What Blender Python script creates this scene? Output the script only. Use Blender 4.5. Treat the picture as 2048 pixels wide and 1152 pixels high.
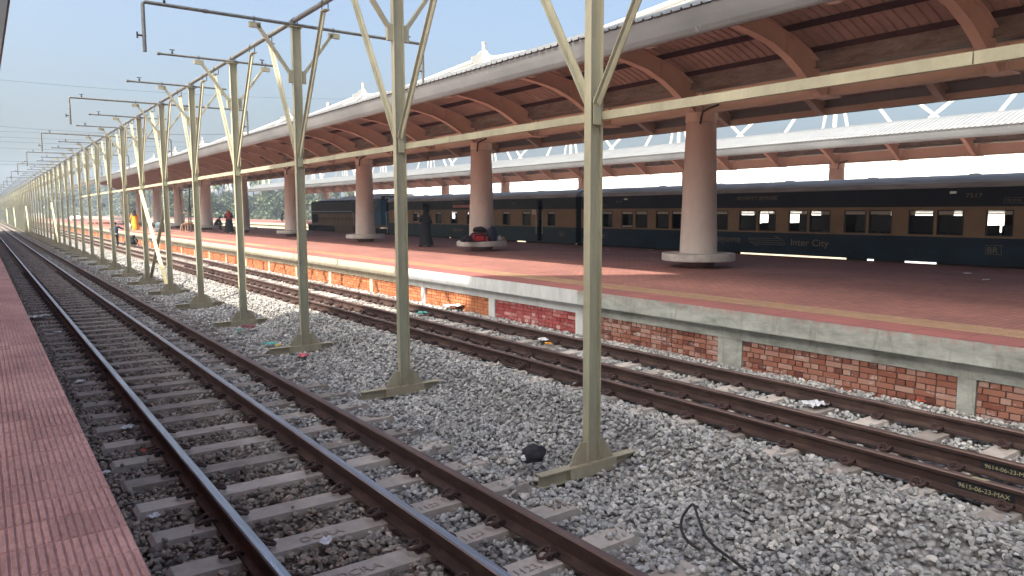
import bpy, math, random
from math import sin, cos, pi, radians, sqrt, atan2
from mathutils import Vector, Matrix
random.seed(7)
S = bpy.context.scene
for o in list(bpy.data.objects): bpy.data.objects.remove(o)

# ------------------------------------------------------------------ camera
FPX, CX, CY, H = 1461.0, 1024.0, 576.0, 2.19
R = Matrix(((0.80930857, -0.58737659, -0.00289467),
            (0.06394333, 0.0832025, 0.99447906),
            (-0.58389288, -0.80502552, 0.10489531)))       # camera <- world
cam = bpy.data.cameras.new('camera'); cam.sensor_width = 36; cam.lens = FPX / 2048 * 36
cam.clip_start = 0.05; cam.clip_end = 6000
camo = bpy.data.objects.new('camera', cam); S.collection.objects.link(camo)
camo.matrix_world = Matrix.Translation((0, 0, H)) @ R.transposed().to_4x4()
S.camera = camo

# ------------------------------------------------------------------ light
SUNV = Vector((-0.825, -0.14, 1.0)).normalized()
W = bpy.data.worlds.new('World'); S.world = W; W.use_nodes = True
nt = W.node_tree; bg = nt.nodes['Background']
sky = nt.nodes.new('ShaderNodeTexSky'); sky.sky_type = 'NISHITA'; sky.sun_disc = False
sky.sun_elevation = math.asin(SUNV.z); sky.sun_rotation = atan2(SUNV.x, SUNV.y)
sky.air_density = 1.0; sky.dust_density = 9.0; sky.ozone_density = 2.2; sky.altitude = 10
tm = nt.nodes.new('ShaderNodeMix'); tm.data_type = 'RGBA'; tm.blend_type = 'MULTIPLY'; tm.inputs[0].default_value = 1.0
tm.inputs[7].default_value = (0.965, 1.005, 1.01, 1); nt.links.new(sky.outputs[0], tm.inputs[6])
nt.links.new(tm.outputs[2], bg.inputs[0]); bg.inputs[1].default_value = 0.12
sl = bpy.data.lights.new('sun', 'SUN'); sl.energy = 4.3; sl.angle = radians(0.55); sl.color = (1, 0.91, 0.79)
so = bpy.data.objects.new('sun', sl); S.collection.objects.link(so)
so.rotation_euler = SUNV.to_track_quat('Z', 'Y').to_euler()
S.view_settings.view_transform = 'Standard'; S.view_settings.look = 'None'
S.view_settings.exposure = 1.5; S.view_settings.gamma = 1.0
S.cycles.max_bounces = 10; S.cycles.diffuse_bounces = 7; S.cycles.volume_bounces = 0

# ------------------------------------------------------------------ pixel helpers (used to place things at known distances)
def ray(x, y):
    return R.transposed() @ Vector((x - CX, -(y - CY), -FPX))
def onx(x, y, X):
    d = ray(x, y); t = X / d.x; return Vector((0, 0, H)) + t * d
def ony(x, y, Y):
    d = ray(x, y); t = Y / d.y; return Vector((0, 0, H)) + t * d
def onz(x, y, z):
    d = ray(x, y); t = (z - H) / d.z; return Vector((0, 0, H)) + t * d
def proj(p):
    c = R @ (Vector(p) - Vector((0, 0, H)))
    if c.z > -0.05: return None
    return CX + FPX * c.x / -c.z, CY - FPX * c.y / -c.z

# ------------------------------------------------------------------ materials
class NT:
    def __init__(s, name, rough=0.8, metal=0.0, spec=0.5):
        s.m = bpy.data.materials.new(name); s.m.use_nodes = True
        s.t = s.m.node_tree; s.b = s.t.nodes['Principled BSDF']
        s.b.inputs['Roughness'].default_value = rough; s.b.inputs['Metallic'].default_value = metal
        s.b.inputs['Specular IOR Level'].default_value = spec
        s.g = s.t.nodes.new('ShaderNodeNewGeometry'); s._p = s.g.outputs['Position']
    def n(s, k, **kw):
        nd = s.t.nodes.new(k)
        for a, v in kw.items(): setattr(nd, a, v)
        return nd
    def l(s, a, b): s.t.links.new(a, b)
    def mapped(s, scale=(1, 1, 1), src=None):
        mp = s.n('ShaderNodeMapping'); mp.inputs['Scale'].default_value = scale
        s.l(src or s._p, mp.inputs[0]); return mp.outputs[0]
    def noise(s, scale=5, detail=6, rough=0.6, stretch=(1, 1, 1), dist=0.0, src=None):
        n = s.n('ShaderNodeTexNoise'); n.inputs['Scale'].default_value = scale
        n.inputs['Detail'].default_value = detail; n.inputs['Roughness'].default_value = rough
        n.inputs['Distortion'].default_value = dist
        s.l(s.mapped(stretch, src), n.inputs['Vector']); return n.outputs['Fac']
    def ramp(s, fac, stops):
        r = s.n('ShaderNodeValToRGB'); e = r.color_ramp.elements
        while len(e) < len(stops): e.new(0.5)
        for i, (p, c) in enumerate(stops):
            e[i].position = p; e[i].color = (c[0], c[1], c[2], 1) if not isinstance(c, (int, float)) else (c, c, c, 1)
        s.l(fac, r.inputs[0]); return r.outputs[0]
    def mix(s, fac, a, b, mode='MIX'):
        m = s.n('ShaderNodeMix', data_type='RGBA', blend_type=mode)
        for sock, v in ((m.inputs[0], fac), (m.inputs[6], a), (m.inputs[7], b)):
            if isinstance(v, (int, float)): sock.default_value = v
            elif isinstance(v, tuple): sock.default_value = (v[0], v[1], v[2], 1)
            else: s.l(v, sock)
        return m.outputs[2]
    def math(s, op, a, b=0.0, c=None):
        m = s.n('ShaderNodeMath', operation=op)
        for i, v in enumerate((a, b) if c is None else (a, b, c)):
            if isinstance(v, (int, float)): m.inputs[i].default_value = v
            else: s.l(v, m.inputs[i])
        return m.outputs[0]
    def xyz(s):
        x = s.n('ShaderNodeSeparateXYZ'); s.l(s._p, x.inputs[0]); return x.outputs
    def attr(s, name='tint'):
        a = s.n('ShaderNodeAttribute', attribute_name=name); return a.outputs['Fac']
    def bump(s, h, strength=0.3, dist=0.01):
        b = s.n('ShaderNodeBump'); b.inputs['Strength'].default_value = strength
        b.inputs['Distance'].default_value = dist; s.l(h, b.inputs['Height']); s.l(b.outputs[0], s.b.inputs['Normal'])
    def color(s, c):
        if isinstance(c, tuple): s.b.inputs['Base Color'].default_value = (c[0], c[1], c[2], 1)
        else: s.l(c, s.b.inputs['Base Color'])
        return s
    def rough(s, v):
        s.l(v, s.b.inputs['Roughness'])

def simple(name, c, rough=0.8, metal=0.0, var=0.25, scale=8, bump=0.0, stretch=(1, 1, 1), spec=0.4):
    t = NT(name, rough, metal, spec)
    f = t.noise(scale, 7, 0.65, stretch)
    lo = tuple(v * (1 - var) for v in c); hi = tuple(min(1, v * (1 + var)) for v in c)
    t.color(t.ramp(f, [(0.3, lo), (0.7, hi)]))
    if bump: t.bump(f, bump, 0.01)
    return t.m
M = {}
# weathered cream-green paint of the pipe rack: vertical streaks, grime, rust specks
t = NT('rack_paint', 0.6, 0.0, 0.35)
a = t.ramp(t.noise(5, 7, 0.7, (1.5, 0.5, 0.16)), [(0.3, (0.29, 0.283, 0.20)), (0.55, (0.395, 0.388, 0.275)), (0.75, (0.48, 0.47, 0.335))])
g = t.ramp(t.noise(2.2, 7, 0.7, (1, 1, 0.5)), [(0.42, 0.0), (0.7, 0.55)])
a = t.mix(g, a, (0.24, 0.235, 0.175))
sp = t.ramp(t.noise(60, 3, 0.5), [(0.70, 0.0), (0.76, 1.0)])
a = t.mix(t.math('MULTIPLY', sp, 0.6), a, (0.10, 0.06, 0.035))
zr = t.xyz()[2]
gb = t.math('MULTIPLY', t.ramp(t.math('ADD', zr, t.math('MULTIPLY', t.noise(7, 5, 0.7), 0.5)), [(0.0, 0.75), (0.45, 0.0)]), t.ramp(t.noise(14, 6, 0.7), [(0.35, 0.2), (0.65, 1.0)]))
a = t.mix(gb, a, (0.30, 0.23, 0.16))
rs = t.ramp(t.noise(4, 8, 0.8, (2, 2, 0.25), 0.5), [(0.64, 0.0), (0.72, 0.6)])
a = t.mix(rs, a, (0.20, 0.12, 0.07))
t.color(a); t.bump(t.noise(80, 4, 0.6, (1, 1, 0.3)), 0.12, 0.004); M['rack'] = t.m
M['pipe'] = simple('galvanised_pipe', (0.16, 0.17, 0.165), 0.5, 0.35, 0.3, 14, 0, (1, 1, 1))
M['brace_yellow'] = simple('cream_yellow_paint', (0.72, 0.66, 0.36), 0.6, 0, 0.1, 12)
M['valve'] = simple('valve_iron', (0.06, 0.055, 0.06), 0.6, 0.4, 0.3, 30)
# rails
t = NT('rail_rust', 0.75, 0.25, 0.4)
a = t.ramp(t.noise(7, 8, 0.7, (1, 0.35, 1)), [(0.25, (0.026, 0.016, 0.014)), (0.5, (0.056, 0.032, 0.027)), (0.8, (0.12, 0.078, 0.06))])
t.color(a); t.bump(t.noise(90, 5, 0.7), 0.25, 0.003); M['rust'] = t.m
t = NT('rail_polished', 0.32, 0.85, 0.5)
a = t.ramp(t.noise(6, 6, 0.7, (6, 0.15, 1)), [(0.3, (0.20, 0.20, 0.22)), (0.6, (0.42, 0.43, 0.46)), (0.8, (0.55, 0.55, 0.57))])
t.color(a); t.rough(t.ramp(t.noise(12, 5, 0.6, (3, 0.2, 1)), [(0.3, 0.25), (0.8, 0.5)])); M['polish'] = t.m
t = NT('rail_brown_head', 0.5, 0.45, 0.5)
a = t.ramp(t.noise(5, 6, 0.7, (5, 0.2, 1)), [(0.3, (0.10, 0.060, 0.050)), (0.7, (0.20, 0.135, 0.115))])
t.color(a); M['brownhead'] = t.m
M['clip'] = simple('clip_rust', (0.065, 0.038, 0.033), 0.7, 0.3, 0.4, 40)
M['blackpaint'] = simple('black_marking_paint', (0.012, 0.014, 0.018), 0.5, 0, 0.2, 30)
M['yellowchalk'] = simple('yellow_marking_paint', (0.36, 0.33, 0.18), 0.8, 0, 0.2, 60)
M['stampdark'] = simple('stamped_recess', (0.33, 0.27, 0.23), 0.9, 0, 0.2, 60)
t = NT('sleeper_concrete', 0.9)
a = t.ramp(t.noise(6, 8, 0.7), [(0.25, (0.34, 0.295, 0.25)), (0.55, (0.50, 0.45, 0.40)), (0.8, (0.60, 0.55, 0.50))])
b = t.ramp(t.attr(), [(0.0, (0.42, 0.40, 0.39)), (1.0, (1.05, 1.04, 1.03))])
t.color(t.mix(1.0, a, b, 'MULTIPLY')); t.bump(t.noise(70, 6, 0.7), 0.3, 0.004); M['sleeper'] = t.m
# ballast: stones (per-instance tint) and bed; stained brown around the running track by the left platform
def stain(t):
    x = t.xyz()[0]; nz = t.noise(1.2, 4, 0.6)
    xx = t.math('ADD', x, t.math('MULTIPLY', nz, -1.1))
    return t.ramp(t.math('DIVIDE', xx, 4.0), [(0.36, 1.0), (0.58, 0.0)])
t = NT('ballast_stone', 0.9, 0, 0.25)
oi = t.n('ShaderNodeObjectInfo')
a = t.ramp(oi.outputs['Random'], [(0.0, (0.20, 0.20, 0.198)), (0.2, (0.33, 0.33, 0.318)), (0.6, (0.45, 0.45, 0.435)), (0.9, (0.56, 0.555, 0.53)), (1.0, (0.68, 0.66, 0.62))])
a = t.mix(t.math('MULTIPLY', t.noise(45, 5, 0.7), 0.55), a, t.mix(1.0, a, (0.50, 0.50, 0.5), 'MULTIPLY'))
pt = t.ramp(t.noise(0.9, 5, 0.65), [(0.33, (0.74, 0.73, 0.72)), (0.55, (1.0, 1.0, 1.0)), (0.75, (1.12, 1.08, 1.0))])
a = t.mix(1.0, a, pt, 'MULTIPLY')
d = t.mix(1.0, a, (0.70, 0.60, 0.53), 'MULTIPLY')
t.color(t.mix(stain(t), a, d)); t.bump(t.noise(120, 4, 0.7), 0.35, 0.003); M['stone'] = t.m
t = NT('ballast_bed', 0.95, 0, 0.2)
v = t.n('ShaderNodeTexVoronoi'); v.inputs['Scale'].default_value = 17; t.l(t._p, v.inputs['Vector'])
a = t.ramp(v.outputs['Color'], [(0.1, (0.17, 0.165, 0.16)), (0.5, (0.30, 0.295, 0.285)), (0.9, (0.44, 0.43, 0.41))])
a = t.mix(t.ramp(v.outputs['Distance'], [(0.35, 0.0), (0.75, 0.75)]), a, (0.05, 0.045, 0.04))
d = t.mix(1.0, a, (0.50, 0.42, 0.37), 'MULTIPLY')
t.color(t.mix(stain(t), a, d))
inv = t.math('SUBTRACT', 1.0, v.outputs['Distance']); t.bump(inv, 1.0, 0.04); M['bed'] = t.m
# brick, tinted per brick
t = NT('brick', 0.9, 0, 0.2)
base = t.ramp(t.attr(), [(0.0, (0.14, 0.055, 0.042)), (0.3, (0.245, 0.092, 0.062)), (0.65, (0.33, 0.15, 0.105)), (1.0, (0.40, 0.25, 0.20))])
y = t.xyz()[1]
orange = t.ramp(t.attr(), [(0.0, (0.34, 0.115, 0.05)), (1.0, (0.50, 0.205, 0.10))])
redp = t.ramp(t.attr(), [(0.0, (0.29, 0.055, 0.055)), (0.8, (0.40, 0.10, 0.095)), (1.0, (0.58, 0.33, 0.31))])
sel1 = t.math('GREATER_THAN', y, 13.45); sel2 = t.math('GREATER_THAN', y, 10.4)
a = t.mix(sel2, base, redp); a = t.mix(sel1, a, orange)
lime = t.ramp(t.noise(3.0, 7, 0.75, (1, 1, 2.5)), [(0.53, 0.0), (0.61, 0.85)])
lime2 = t.math('MULTIPLY', lime, t.ramp(t.noise(40, 4, 0.7), [(0.4, 0.0), (0.6, 1.0)]))
lime2 = t.math('MULTIPLY', lime2, t.math('SUBTRACT', 1.0, t.math('MULTIPLY', sel1, 0.85)))
a = t.mix(lime2, a, (0.52, 0.47, 0.45))
a = t.mix(t.math('MULTIPLY', t.noise(50, 5, 0.7), 0.4), a, t.mix(1.0, a, (0.45, 0.42, 0.42), 'MULTIPLY'))
t.color(a); t.bump(t.noise(70, 5, 0.7), 0.4, 0.004); M['brick'] = t.m
t = NT('mortar', 0.95)
yy = t.xyz()[1]
t.color(t.mix(t.math('GREATER_THAN', yy, 13.45), t.ramp(t.noise(12, 4), [(0.3, (0.05, 0.038, 0.034)), (0.7, (0.12, 0.09, 0.08))]), (0.17, 0.075, 0.04)))
M['mortar'] = t.m
# concrete coping: bare and mottled near, whitewashed further on
t = NT('coping_concrete', 0.85, 0, 0.3)
x_, y_, z_ = t.xyz()
bare = t.ramp(t.noise(2.6, 8, 0.72, (1, 0.6, 1.6)), [(0.28, (0.15, 0.155, 0.135)), (0.5, (0.30, 0.315, 0.285)), (0.72, (0.44, 0.455, 0.42))])
stn = t.ramp(t.noise(5, 7, 0.75, (1, 1, 0.25), 0.6), [(0.52, 0.0), (0.72, 0.8)])
bare = t.mix(stn, bare, (0.15, 0.145, 0.115))
drip = t.math('MULTIPLY', t.ramp(t.noise(7, 5, 0.7, (1, 1, 0.2)), [(0.45, 0.0), (0.65, 1.0)]), t.ramp(z_, [(0.60, 0.0), (0.70, 0.8)]))
bare = t.mix(drip, bare, (0.36, 0.19, 0.165))
wh = t.ramp(t.noise(4, 7, 0.7, (1, 1, 0.3)), [(0.3, (0.40, 0.41, 0.40)), (0.6, (0.54, 0.555, 0.55))])
cream = t.ramp(t.noise(5, 7, 0.7, (1, 1, 0.3)), [(0.3, (0.34, 0.30, 0.22)), (0.65, (0.48, 0.43, 0.33))])
a = t.mix(t.math('GREATER_THAN', y_, 10.38), bare, wh)
a = t.mix(t.math('GREATER_THAN', y_, 17.6), a, cream)
t.color(a); t.bump(t.noise(14, 8, 0.75), 0.35, 0.012); M['coping'] = t.m
# platform paving: small red pavers, tactile strip
def paver(name, c1, c2, sx, sy, tact=False):
    t = NT(name, 0.82, 0, 0.3)
    br = t.n('ShaderNodeTexBrick'); br.inputs['Scale'].default_value = 1.0
    br.inputs['Brick Width'].default_value = sx; br.inputs['Row Height'].default_value = sy
    br.inputs['Mortar Size'].default_value = 0.006; br.inputs['Mortar Smooth'].default_value = 0.3
    br.inputs['Color1'].default_value = (*c1, 1); br.inputs['Color2'].default_value = (*c2, 1)
    br.inputs['Mortar'].default_value = (c1[0] * .4, c1[1] * .4, c1[2] * .4, 1)
    t.l(t._p, br.inputs['Vector'])
    big = t.ramp(t.noise(0.7, 7, 0.65, (1, 0.6, 1)), [(0.3, (0.70, 0.68, 0.70)), (0.7, (1.15, 1.15, 1.15))])
    a = t.mix(1.0, br.outputs['Color'], big, 'MULTIPLY')
    dirt = t.ramp(t.noise(2.2, 9, 0.8, (1.3, 0.5, 1), 0.4), [(0.50, 0.0), (0.70, 0.6)])
    a = t.mix(dirt, a, (0.13, 0.08, 0.075))
    t.color(a)
    h = t.math('ADD', t.math('MULTIPLY', br.outputs['Fac'], -1.0), t.math('MULTIPLY', t.noise(60, 4), 0.3))
    t.bump(h, 0.5, 0.004)
    return t.m
M['paver'] = paver('red_pavers', (0.31, 0.142, 0.112), (0.245, 0.115, 0.100), 0.22, 0.11)
M['edge_tile'] = paver('red_edge_slabs', (0.30, 0.115, 0.10), (0.26, 0.10, 0.09), 0.90, 0.62)
M['edge_tile'].name = 'red_edge_slabs'
M['tactile'] = simple('yellow_tactile_tile', (0.33, 0.215, 0.135), 0.8, 0, 0.22, 5, 0.1)
# ribbed maroon tiles of the platform underfoot
t = NT('ribbed_tile', 0.7, 0, 0.35)
big = t.ramp(t.noise(1.3, 8, 0.7, (1, 0.5, 1)), [(0.3, (0.36, 0.21, 0.195)), (0.5, (0.50, 0.30, 0.28)), (0.72, (0.62, 0.40, 0.375))])
sm = t.ramp(t.noise(30, 6, 0.75, (1.5, 0.4, 1)), [(0.35, (0.72, 0.72, 0.72)), (0.7, (1.18, 1.18, 1.18))])
a = t.mix(1.0, big, sm, 'MULTIPLY'); a = t.mix(1.0, a, t.ramp(t.attr(), [(0.0, (0.84, 0.82, 0.82)), (1.0, (1.08, 1.06, 1.05))]), 'MULTIPLY')
sc = t.ramp(t.noise(16, 6, 0.8, (3, 0.6, 1)), [(0.60, 0.0), (0.72, 0.5)])
a = t.mix(sc, a, (0.42, 0.30, 0.28))
t.color(a); t.bump(t.noise(90, 4, 0.7), 0.3, 0.003); M['ribtile'] = t.m
# canopies
t = NT('roof_sheet_white', 0.45, 0.1, 0.5)
t.color(t.ramp(t.noise(1.2, 6, 0.6), [(0.3, (0.175, 0.185, 0.19)), (0.7, (0.225, 0.235, 0.235))])); M['skin'] = t.m
t = NT('roof_sheet_underside', 0.75, 0, 0.3)
t.color(t.ramp(t.noise(1.5, 6, 0.7), [(0.3, (0.31, 0.225, 0.19)), (0.7, (0.43, 0.325, 0.28))])); M['under'] = t.m
t = NT('peach_steel_paint', 0.6, 0, 0.4)
a = t.ramp(t.noise(1.1, 6, 0.65), [(0.3, (0.52, 0.375, 0.305)), (0.7, (0.63, 0.47, 0.385))])
g = t.ramp(t.noise(12, 6, 0.7, (1, 1, 0.2)), [(0.6, 0.0), (0.8, 0.3)])
t.color(t.mix(g, a, (0.20, 0.10, 0.075))); M['peach'] = t.m
M['purlin'] = simple('maroon_purlin', (0.065, 0.035, 0.038), 0.6, 0.1, 0.3, 6)
t = NT('gutter_sheet', 0.6, 0.3, 0.4)
a = t.ramp(t.noise(6, 8, 0.75, (1, 0.3, 1)), [(0.3, (0.15, 0.11, 0.10)), (0.6, (0.33, 0.28, 0.25)), (0.75, (0.46, 0.42, 0.38))])
t.color(t.mix(t.ramp(t.noise(18, 4, 0.7), [(0.66, 0.0), (0.70, 1.0)]), a, (0.02, 0.015, 0.015))); M['gutter'] = t.m
t = NT('fascia_metal', 0.5, 0.25, 0.4)
a = t.ramp(t.noise(1.0, 6, 0.6, (1, 0.5, 1)), [(0.3, (0.20, 0.21, 0.215)), (0.7, (0.29, 0.30, 0.305))])
dr = t.ramp(t.noise(9, 6, 0.75, (1, 1, 0.07)), [(0.62, 0.0), (0.72, 0.55)])
t.color(t.mix(dr, a, (0.66, 0.66, 0.66))); M['fascia'] = t.m
t = NT('column_render', 0.88, 0, 0.25)
x_, y_, z_ = t.xyz()
a = t.ramp(t.noise(1.6, 8, 0.7, (1, 1, 0.6)), [(0.3, (0.43, 0.375, 0.33)), (0.7, (0.60, 0.53, 0.475))])
t.color(t.mix(t.ramp(t.math('DIVIDE', z_, 5.0), [(0.3, 0.0), (0.85, 0.75)]), a, (0.47, 0.325, 0.27)))
t.bump(t.noise(70, 5, 0.7), 0.15, 0.004); M['column'] = t.m
t = NT('bench_concrete', 0.85, 0, 0.3)
a = t.ramp(t.noise(3.5, 8, 0.75), [(0.3, (0.30, 0.27, 0.25)), (0.55, (0.44, 0.41, 0.38)), (0.75, (0.55, 0.52, 0.49))])
t.color(t.mix(t.ramp(t.noise(6, 6, 0.8), [(0.6, 0.0), (0.68, 0.6)]), a, (0.16, 0.14, 0.13))); t.bump(t.noise(30, 6, .7), .2, .006); M['bench'] = t.m
M['benchbase'] = simple('maroon_plinth', (0.22, 0.11, 0.095), 0.85, 0, 0.25, 6)
M['cable'] = simple('black_cable', (0.02, 0.018, 0.018), 0.6)
# train
def coach_mat(name, c, var=0.25):
    t = NT(name, 0.5, 0, 0.2)
    a = t.ramp(t.noise(1.3, 7, 0.7, (1, 0.7, 1)), [(0.3, tuple(v * (1 - var) for v in c)), (0.7, tuple(v * (1 + var) for v in c))])
    dd = t.ramp(t.noise(7, 6, 0.75, (1, 1, 0.25)), [(0.5, 0.0), (0.8, 0.35)])
    t.color(t.mix(dd, a, (c[0] * .6 + .012, c[1] * .6 + .011, c[2] * .6 + .010))); t.bump(t.noise(1.5, 3), 0.15, 0.02)
    return t.m
M['cnavy'] = coach_mat('coach_navy', (0.011, 0.026, 0.043), 0.4); M['cblack'] = coach_mat('coach_dark_upper', (0.014, 0.020, 0.032))
M['cteal'] = coach_mat('coach_grey_teal', (0.030, 0.050, 0.058)); M['cteal2'] = coach_mat('coach_grey_upper', (0.028, 0.038, 0.044))
M['ccream'] = coach_mat('coach_cream_band', (0.24, 0.158, 0.090), 0.2)
M['croof'] = simple('coach_roof_grey', (0.30, 0.295, 0.285), 0.8, 0.0, 0.45, 1.6, 0.1, (1, 0.25, 1))
M['cdark'] = simple('dark_interior', (0.015, 0.013, 0.012), 0.9)
M['cframe'] = simple('window_rubber', (0.02, 0.02, 0.022), 0.6)
M['cshut'] = simple('cream_shutter', (0.48, 0.43, 0.35), 0.7, 0, 0.15, 20)
M['ctext'] = simple('faded_lettering', (0.21, 0.16, 0.10), 0.7, 0, 0.2, 25)
M['cpink'] = simple('pink_board', (0.50, 0.20, 0.18), 0.7); M['cred'] = simple('red_paint', (0.45, 0.05, 0.04), 0.6)
M['chrome'] = simple('worn_handrail', (0.55, 0.55, 0.52), 0.35, 0.7, 0.1, 10)
t = NT('dark_glass', 0.25, 0, 0.15); t.color((0.008, 0.009, 0.011)); M['glass'] = t.m
M['lblack'] = coach_mat('loco_grey', (0.035, 0.038, 0.042)); M['lbrown'] = coach_mat('loco_tan', (0.15, 0.095, 0.055)); M['lblue'] = coach_mat('loco_blue', (0.035, 0.11, 0.17))
M['under_black'] = simple('underframe_grime', (0.018, 0.015, 0.013), 0.85)
# surroundings
t = NT('field_ground', 0.95, 0, 0.1)
a = t.ramp(t.noise(0.05, 8, 0.7), [(0.3, (0.20, 0.17, 0.09)), (0.5, (0.34, 0.29, 0.17)), (0.7, (0.16, 0.17, 0.07))])
t.color(t.mix(t.ramp(t.noise(0.6, 7, 0.7, (1, 1, 1)), [(0.4, 0.0), (0.7, 0.6)]), a, (0.42, 0.37, 0.25))); t.bump(t.noise(3, 8, 0.7), 0.4, 0.1); M['field'] = t.m
def foliage(name, c):
    t = NT(name, 0.75, 0, 0.3)
    a = t.ramp(t.attr(), [(0.0, tuple(v * .55 for v in c)), (0.5, c), (1.0, tuple(v * 1.6 for v in c))])
    t.color(a); t.b.inputs['Transmission Weight'].default_value = 0.0
    return t.m
M['leaf'] = foliage('leaf_green', (0.075, 0.10, 0.055)); M['leaf2'] = foliage('leaf_olive', (0.105, 0.12, 0.065)); M['palm'] = foliage('palm_green', (0.075, 0.105, 0.045))
M['trunk'] = simple('bark', (0.13, 0.10, 0.075), 0.9)
M['white'] = simple('white_cladding', (0.80, 0.82, 0.83), 0.5, 0, 0.03, 0.4)
M['paleblue'] = simple('pale_blue_cladding', (0.60, 0.70, 0.78), 0.5, 0, 0.05, 0.5)
M['whitesteel'] = simple('white_steel', (0.46, 0.455, 0.43), 0.45, 0.0, 0.05, 3)
M['joint'] = simple('panel_joint', (0.30, 0.32, 0.33), 0.8)
M['houseW'] = simple('house_white', (0.72, 0.70, 0.66), 0.8); M['houseR'] = simple('house_roof', (0.35, 0.25, 0.20), 0.8)
M['bamboo'] = simple('bamboo', (0.36, 0.24, 0.15), 0.7, 0, 0.3, 10); M['darkpole'] = simple('dark_pole', (0.05, 0.035, 0.03), 0.7)

# ------------------------------------------------------------------ mesh builder
class MB:
    def __init__(s): s.v = []; s.f = []; s.mi = []; s.t = []; s.cm = 0; s.ct = 0.5
    def poly(s, pts):
        b = len(s.v); s.v += [tuple(p) for p in pts]; s.f.append(tuple(range(b, b + len(pts)))); s.mi.append(s.cm); s.t.append(s.ct)
    def faces(s, vs, fs):
        b = len(s.v); s.v += [tuple(p) for p in vs]
        for f in fs: s.f.append(tuple(b + i for i in f)); s.mi.append(s.cm); s.t.append(s.ct)
    def box(s, x0, x1, y0, y1, z0, z1):
        if x0 > x1: x0, x1 = x1, x0
        if y0 > y1: y0, y1 = y1, y0
        if z0 > z1: z0, z1 = z1, z0
        s.faces([(x0, y0, z0), (x1, y0, z0), (x1, y1, z0), (x0, y1, z0), (x0, y0, z1), (x1, y0, z1), (x1, y1, z1), (x0, y1, z1)],
                [(0, 3, 2, 1), (4, 5, 6, 7), (0, 1, 5, 4), (1, 2, 6, 5), (2, 3, 7, 6), (3, 0, 4, 7)])
    def bar(s, p, q, w, h, up=(0, 0, 1)):
        p, q = Vector(p), Vector(q); d = (q - p).normalized(); u = Vector(up)
        a = d.cross(u)
        if a.length < 1e-4: a = d.cross(Vector((1, 0, 0)))
        a.normalize(); b = a.cross(d).normalized(); a *= w / 2; b *= h / 2
        s.faces([p - a - b, p + a - b, p + a + b, p - a + b, q - a - b, q + a - b, q + a + b, q - a + b],
                [(0, 1, 2, 3), (7, 6, 5, 4), (0, 4, 5, 1), (1, 5, 6, 2), (2, 6, 7, 3), (3, 7, 4, 0)])
    def tube(s, pts, r, n=8, caps=True):
        pts = [Vector(p) for p in pts]; rr = r if isinstance(r, (list, tuple)) else [r] * len(pts)
        vs = []; fs = []; prev = None
        for i, p in enumerate(pts):
            d = (pts[min(i + 1, len(pts) - 1)] - pts[max(i - 1, 0)]).normalized()
            if prev is None:
                a = d.cross(Vector((0, 0, 1)))
                if a.length < 1e-3: a = d.cross(Vector((1, 0, 0)))
            else: a = prev - d * prev.dot(d)
            a.normalize(); prev = a; b = d.cross(a)
            for k in range(n):
                th = 2 * pi * k / n; vs.append(p + (a * cos(th) + b * sin(th)) * rr[i])
        for i in range(len(pts) - 1):
            for k in range(n):
                k2 = (k + 1) % n; fs.append((i * n + k, i * n + k2, (i + 1) * n + k2, (i + 1) * n + k))
        if caps: fs.append(tuple(range(n - 1, -1, -1))); m = (len(pts) - 1) * n; fs.append(tuple(range(m, m + n)))
        s.faces(vs, fs)
    def lathe(s, prof, n=32, c=(0, 0, 0), sx=1, sy=1):
        vs = []; fs = []
        for r, z in prof:
            for k in range(n):
                th = 2 * pi * k / n; vs.append((c[0] + r * cos(th) * sx, c[1] + r * sin(th) * sy, c[2] + z))
        for i in range(len(prof) - 1):
            for k in range(n):
                k2 = (k + 1) % n; fs.append((i * n + k, i * n + k2, (i + 1) * n + k2, (i + 1) * n + k))
        fs.append(tuple(range(n - 1, -1, -1))); m = (len(prof) - 1) * n; fs.append(tuple(range(m, m + n)))
        s.faces(vs, fs)
    def prism(s, prof, y0, y1, axis='y'):
        n = len(prof)
        if axis == 'y': a = [(x, y0, z) for x, z in prof]; b = [(x, y1, z) for x, z in prof]
        elif axis == 'x': a = [(y0, x, z) for x, z in prof]; b = [(y1, x, z) for x, z in prof]
        fs = [(i, (i + 1) % n, n + (i + 1) % n, n + i) for i in range(n)]
        fs += [tuple(range(n - 1, -1, -1)), tuple(range(n, 2 * n))]
        s.faces(a + b, fs)
    def build(s, name, mats, parent=None, smooth=False, bevel=0):
        me = bpy.data.meshes.new(name); me.from_pydata(s.v, [], s.f)
        if not isinstance(mats, (list, tuple)): mats = [mats]
        for m in mats: me.materials.append(m)
        if len(mats) > 1: me.polygons.foreach_set('material_index', s.mi)
        at = me.attributes.new('tint', 'FLOAT', 'FACE'); at.data.foreach_set('value', s.t)
        if smooth:
            me.polygons.foreach_set('use_smooth', [True] * len(me.polygons))
            try: me.set_sharp_from_angle(angle=radians(40))
            except Exception: pass
        me.update()
        o = bpy.data.objects.new(name, me); S.collection.objects.link(o)
        if parent is not None: o.parent = parent
        if bevel:
            bm = o.modifiers.new('bevel', 'BEVEL'); bm.width = bevel; bm.segments = 2; bm.limit_method = 'ANGLE'
        return o
def tag(o, label, cat, group=None, kind=None):
    if label: o['label'] = label
    if cat: o['category'] = cat
    if group: o['group'] = group
    o['kind'] = kind or 'thing'
    return o
def struct(o): o['kind'] = 'structure'; return o
def empty(name, loc=(0, 0, 0), rz=0.0, parent=None):
    o = bpy.data.objects.new(name, None); S.collection.objects.link(o); o.location = loc; o.rotation_euler = (0, 0, rz)
    o.empty_display_size = 0.1
    if parent is not None: o.parent = parent
    return o
def copy_tree(o, parent=None):
    c = o.copy(); S.collection.objects.link(c)
    c.parent = parent
    for ch in list(o.children): copy_tree(ch, c)
    return c
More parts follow.
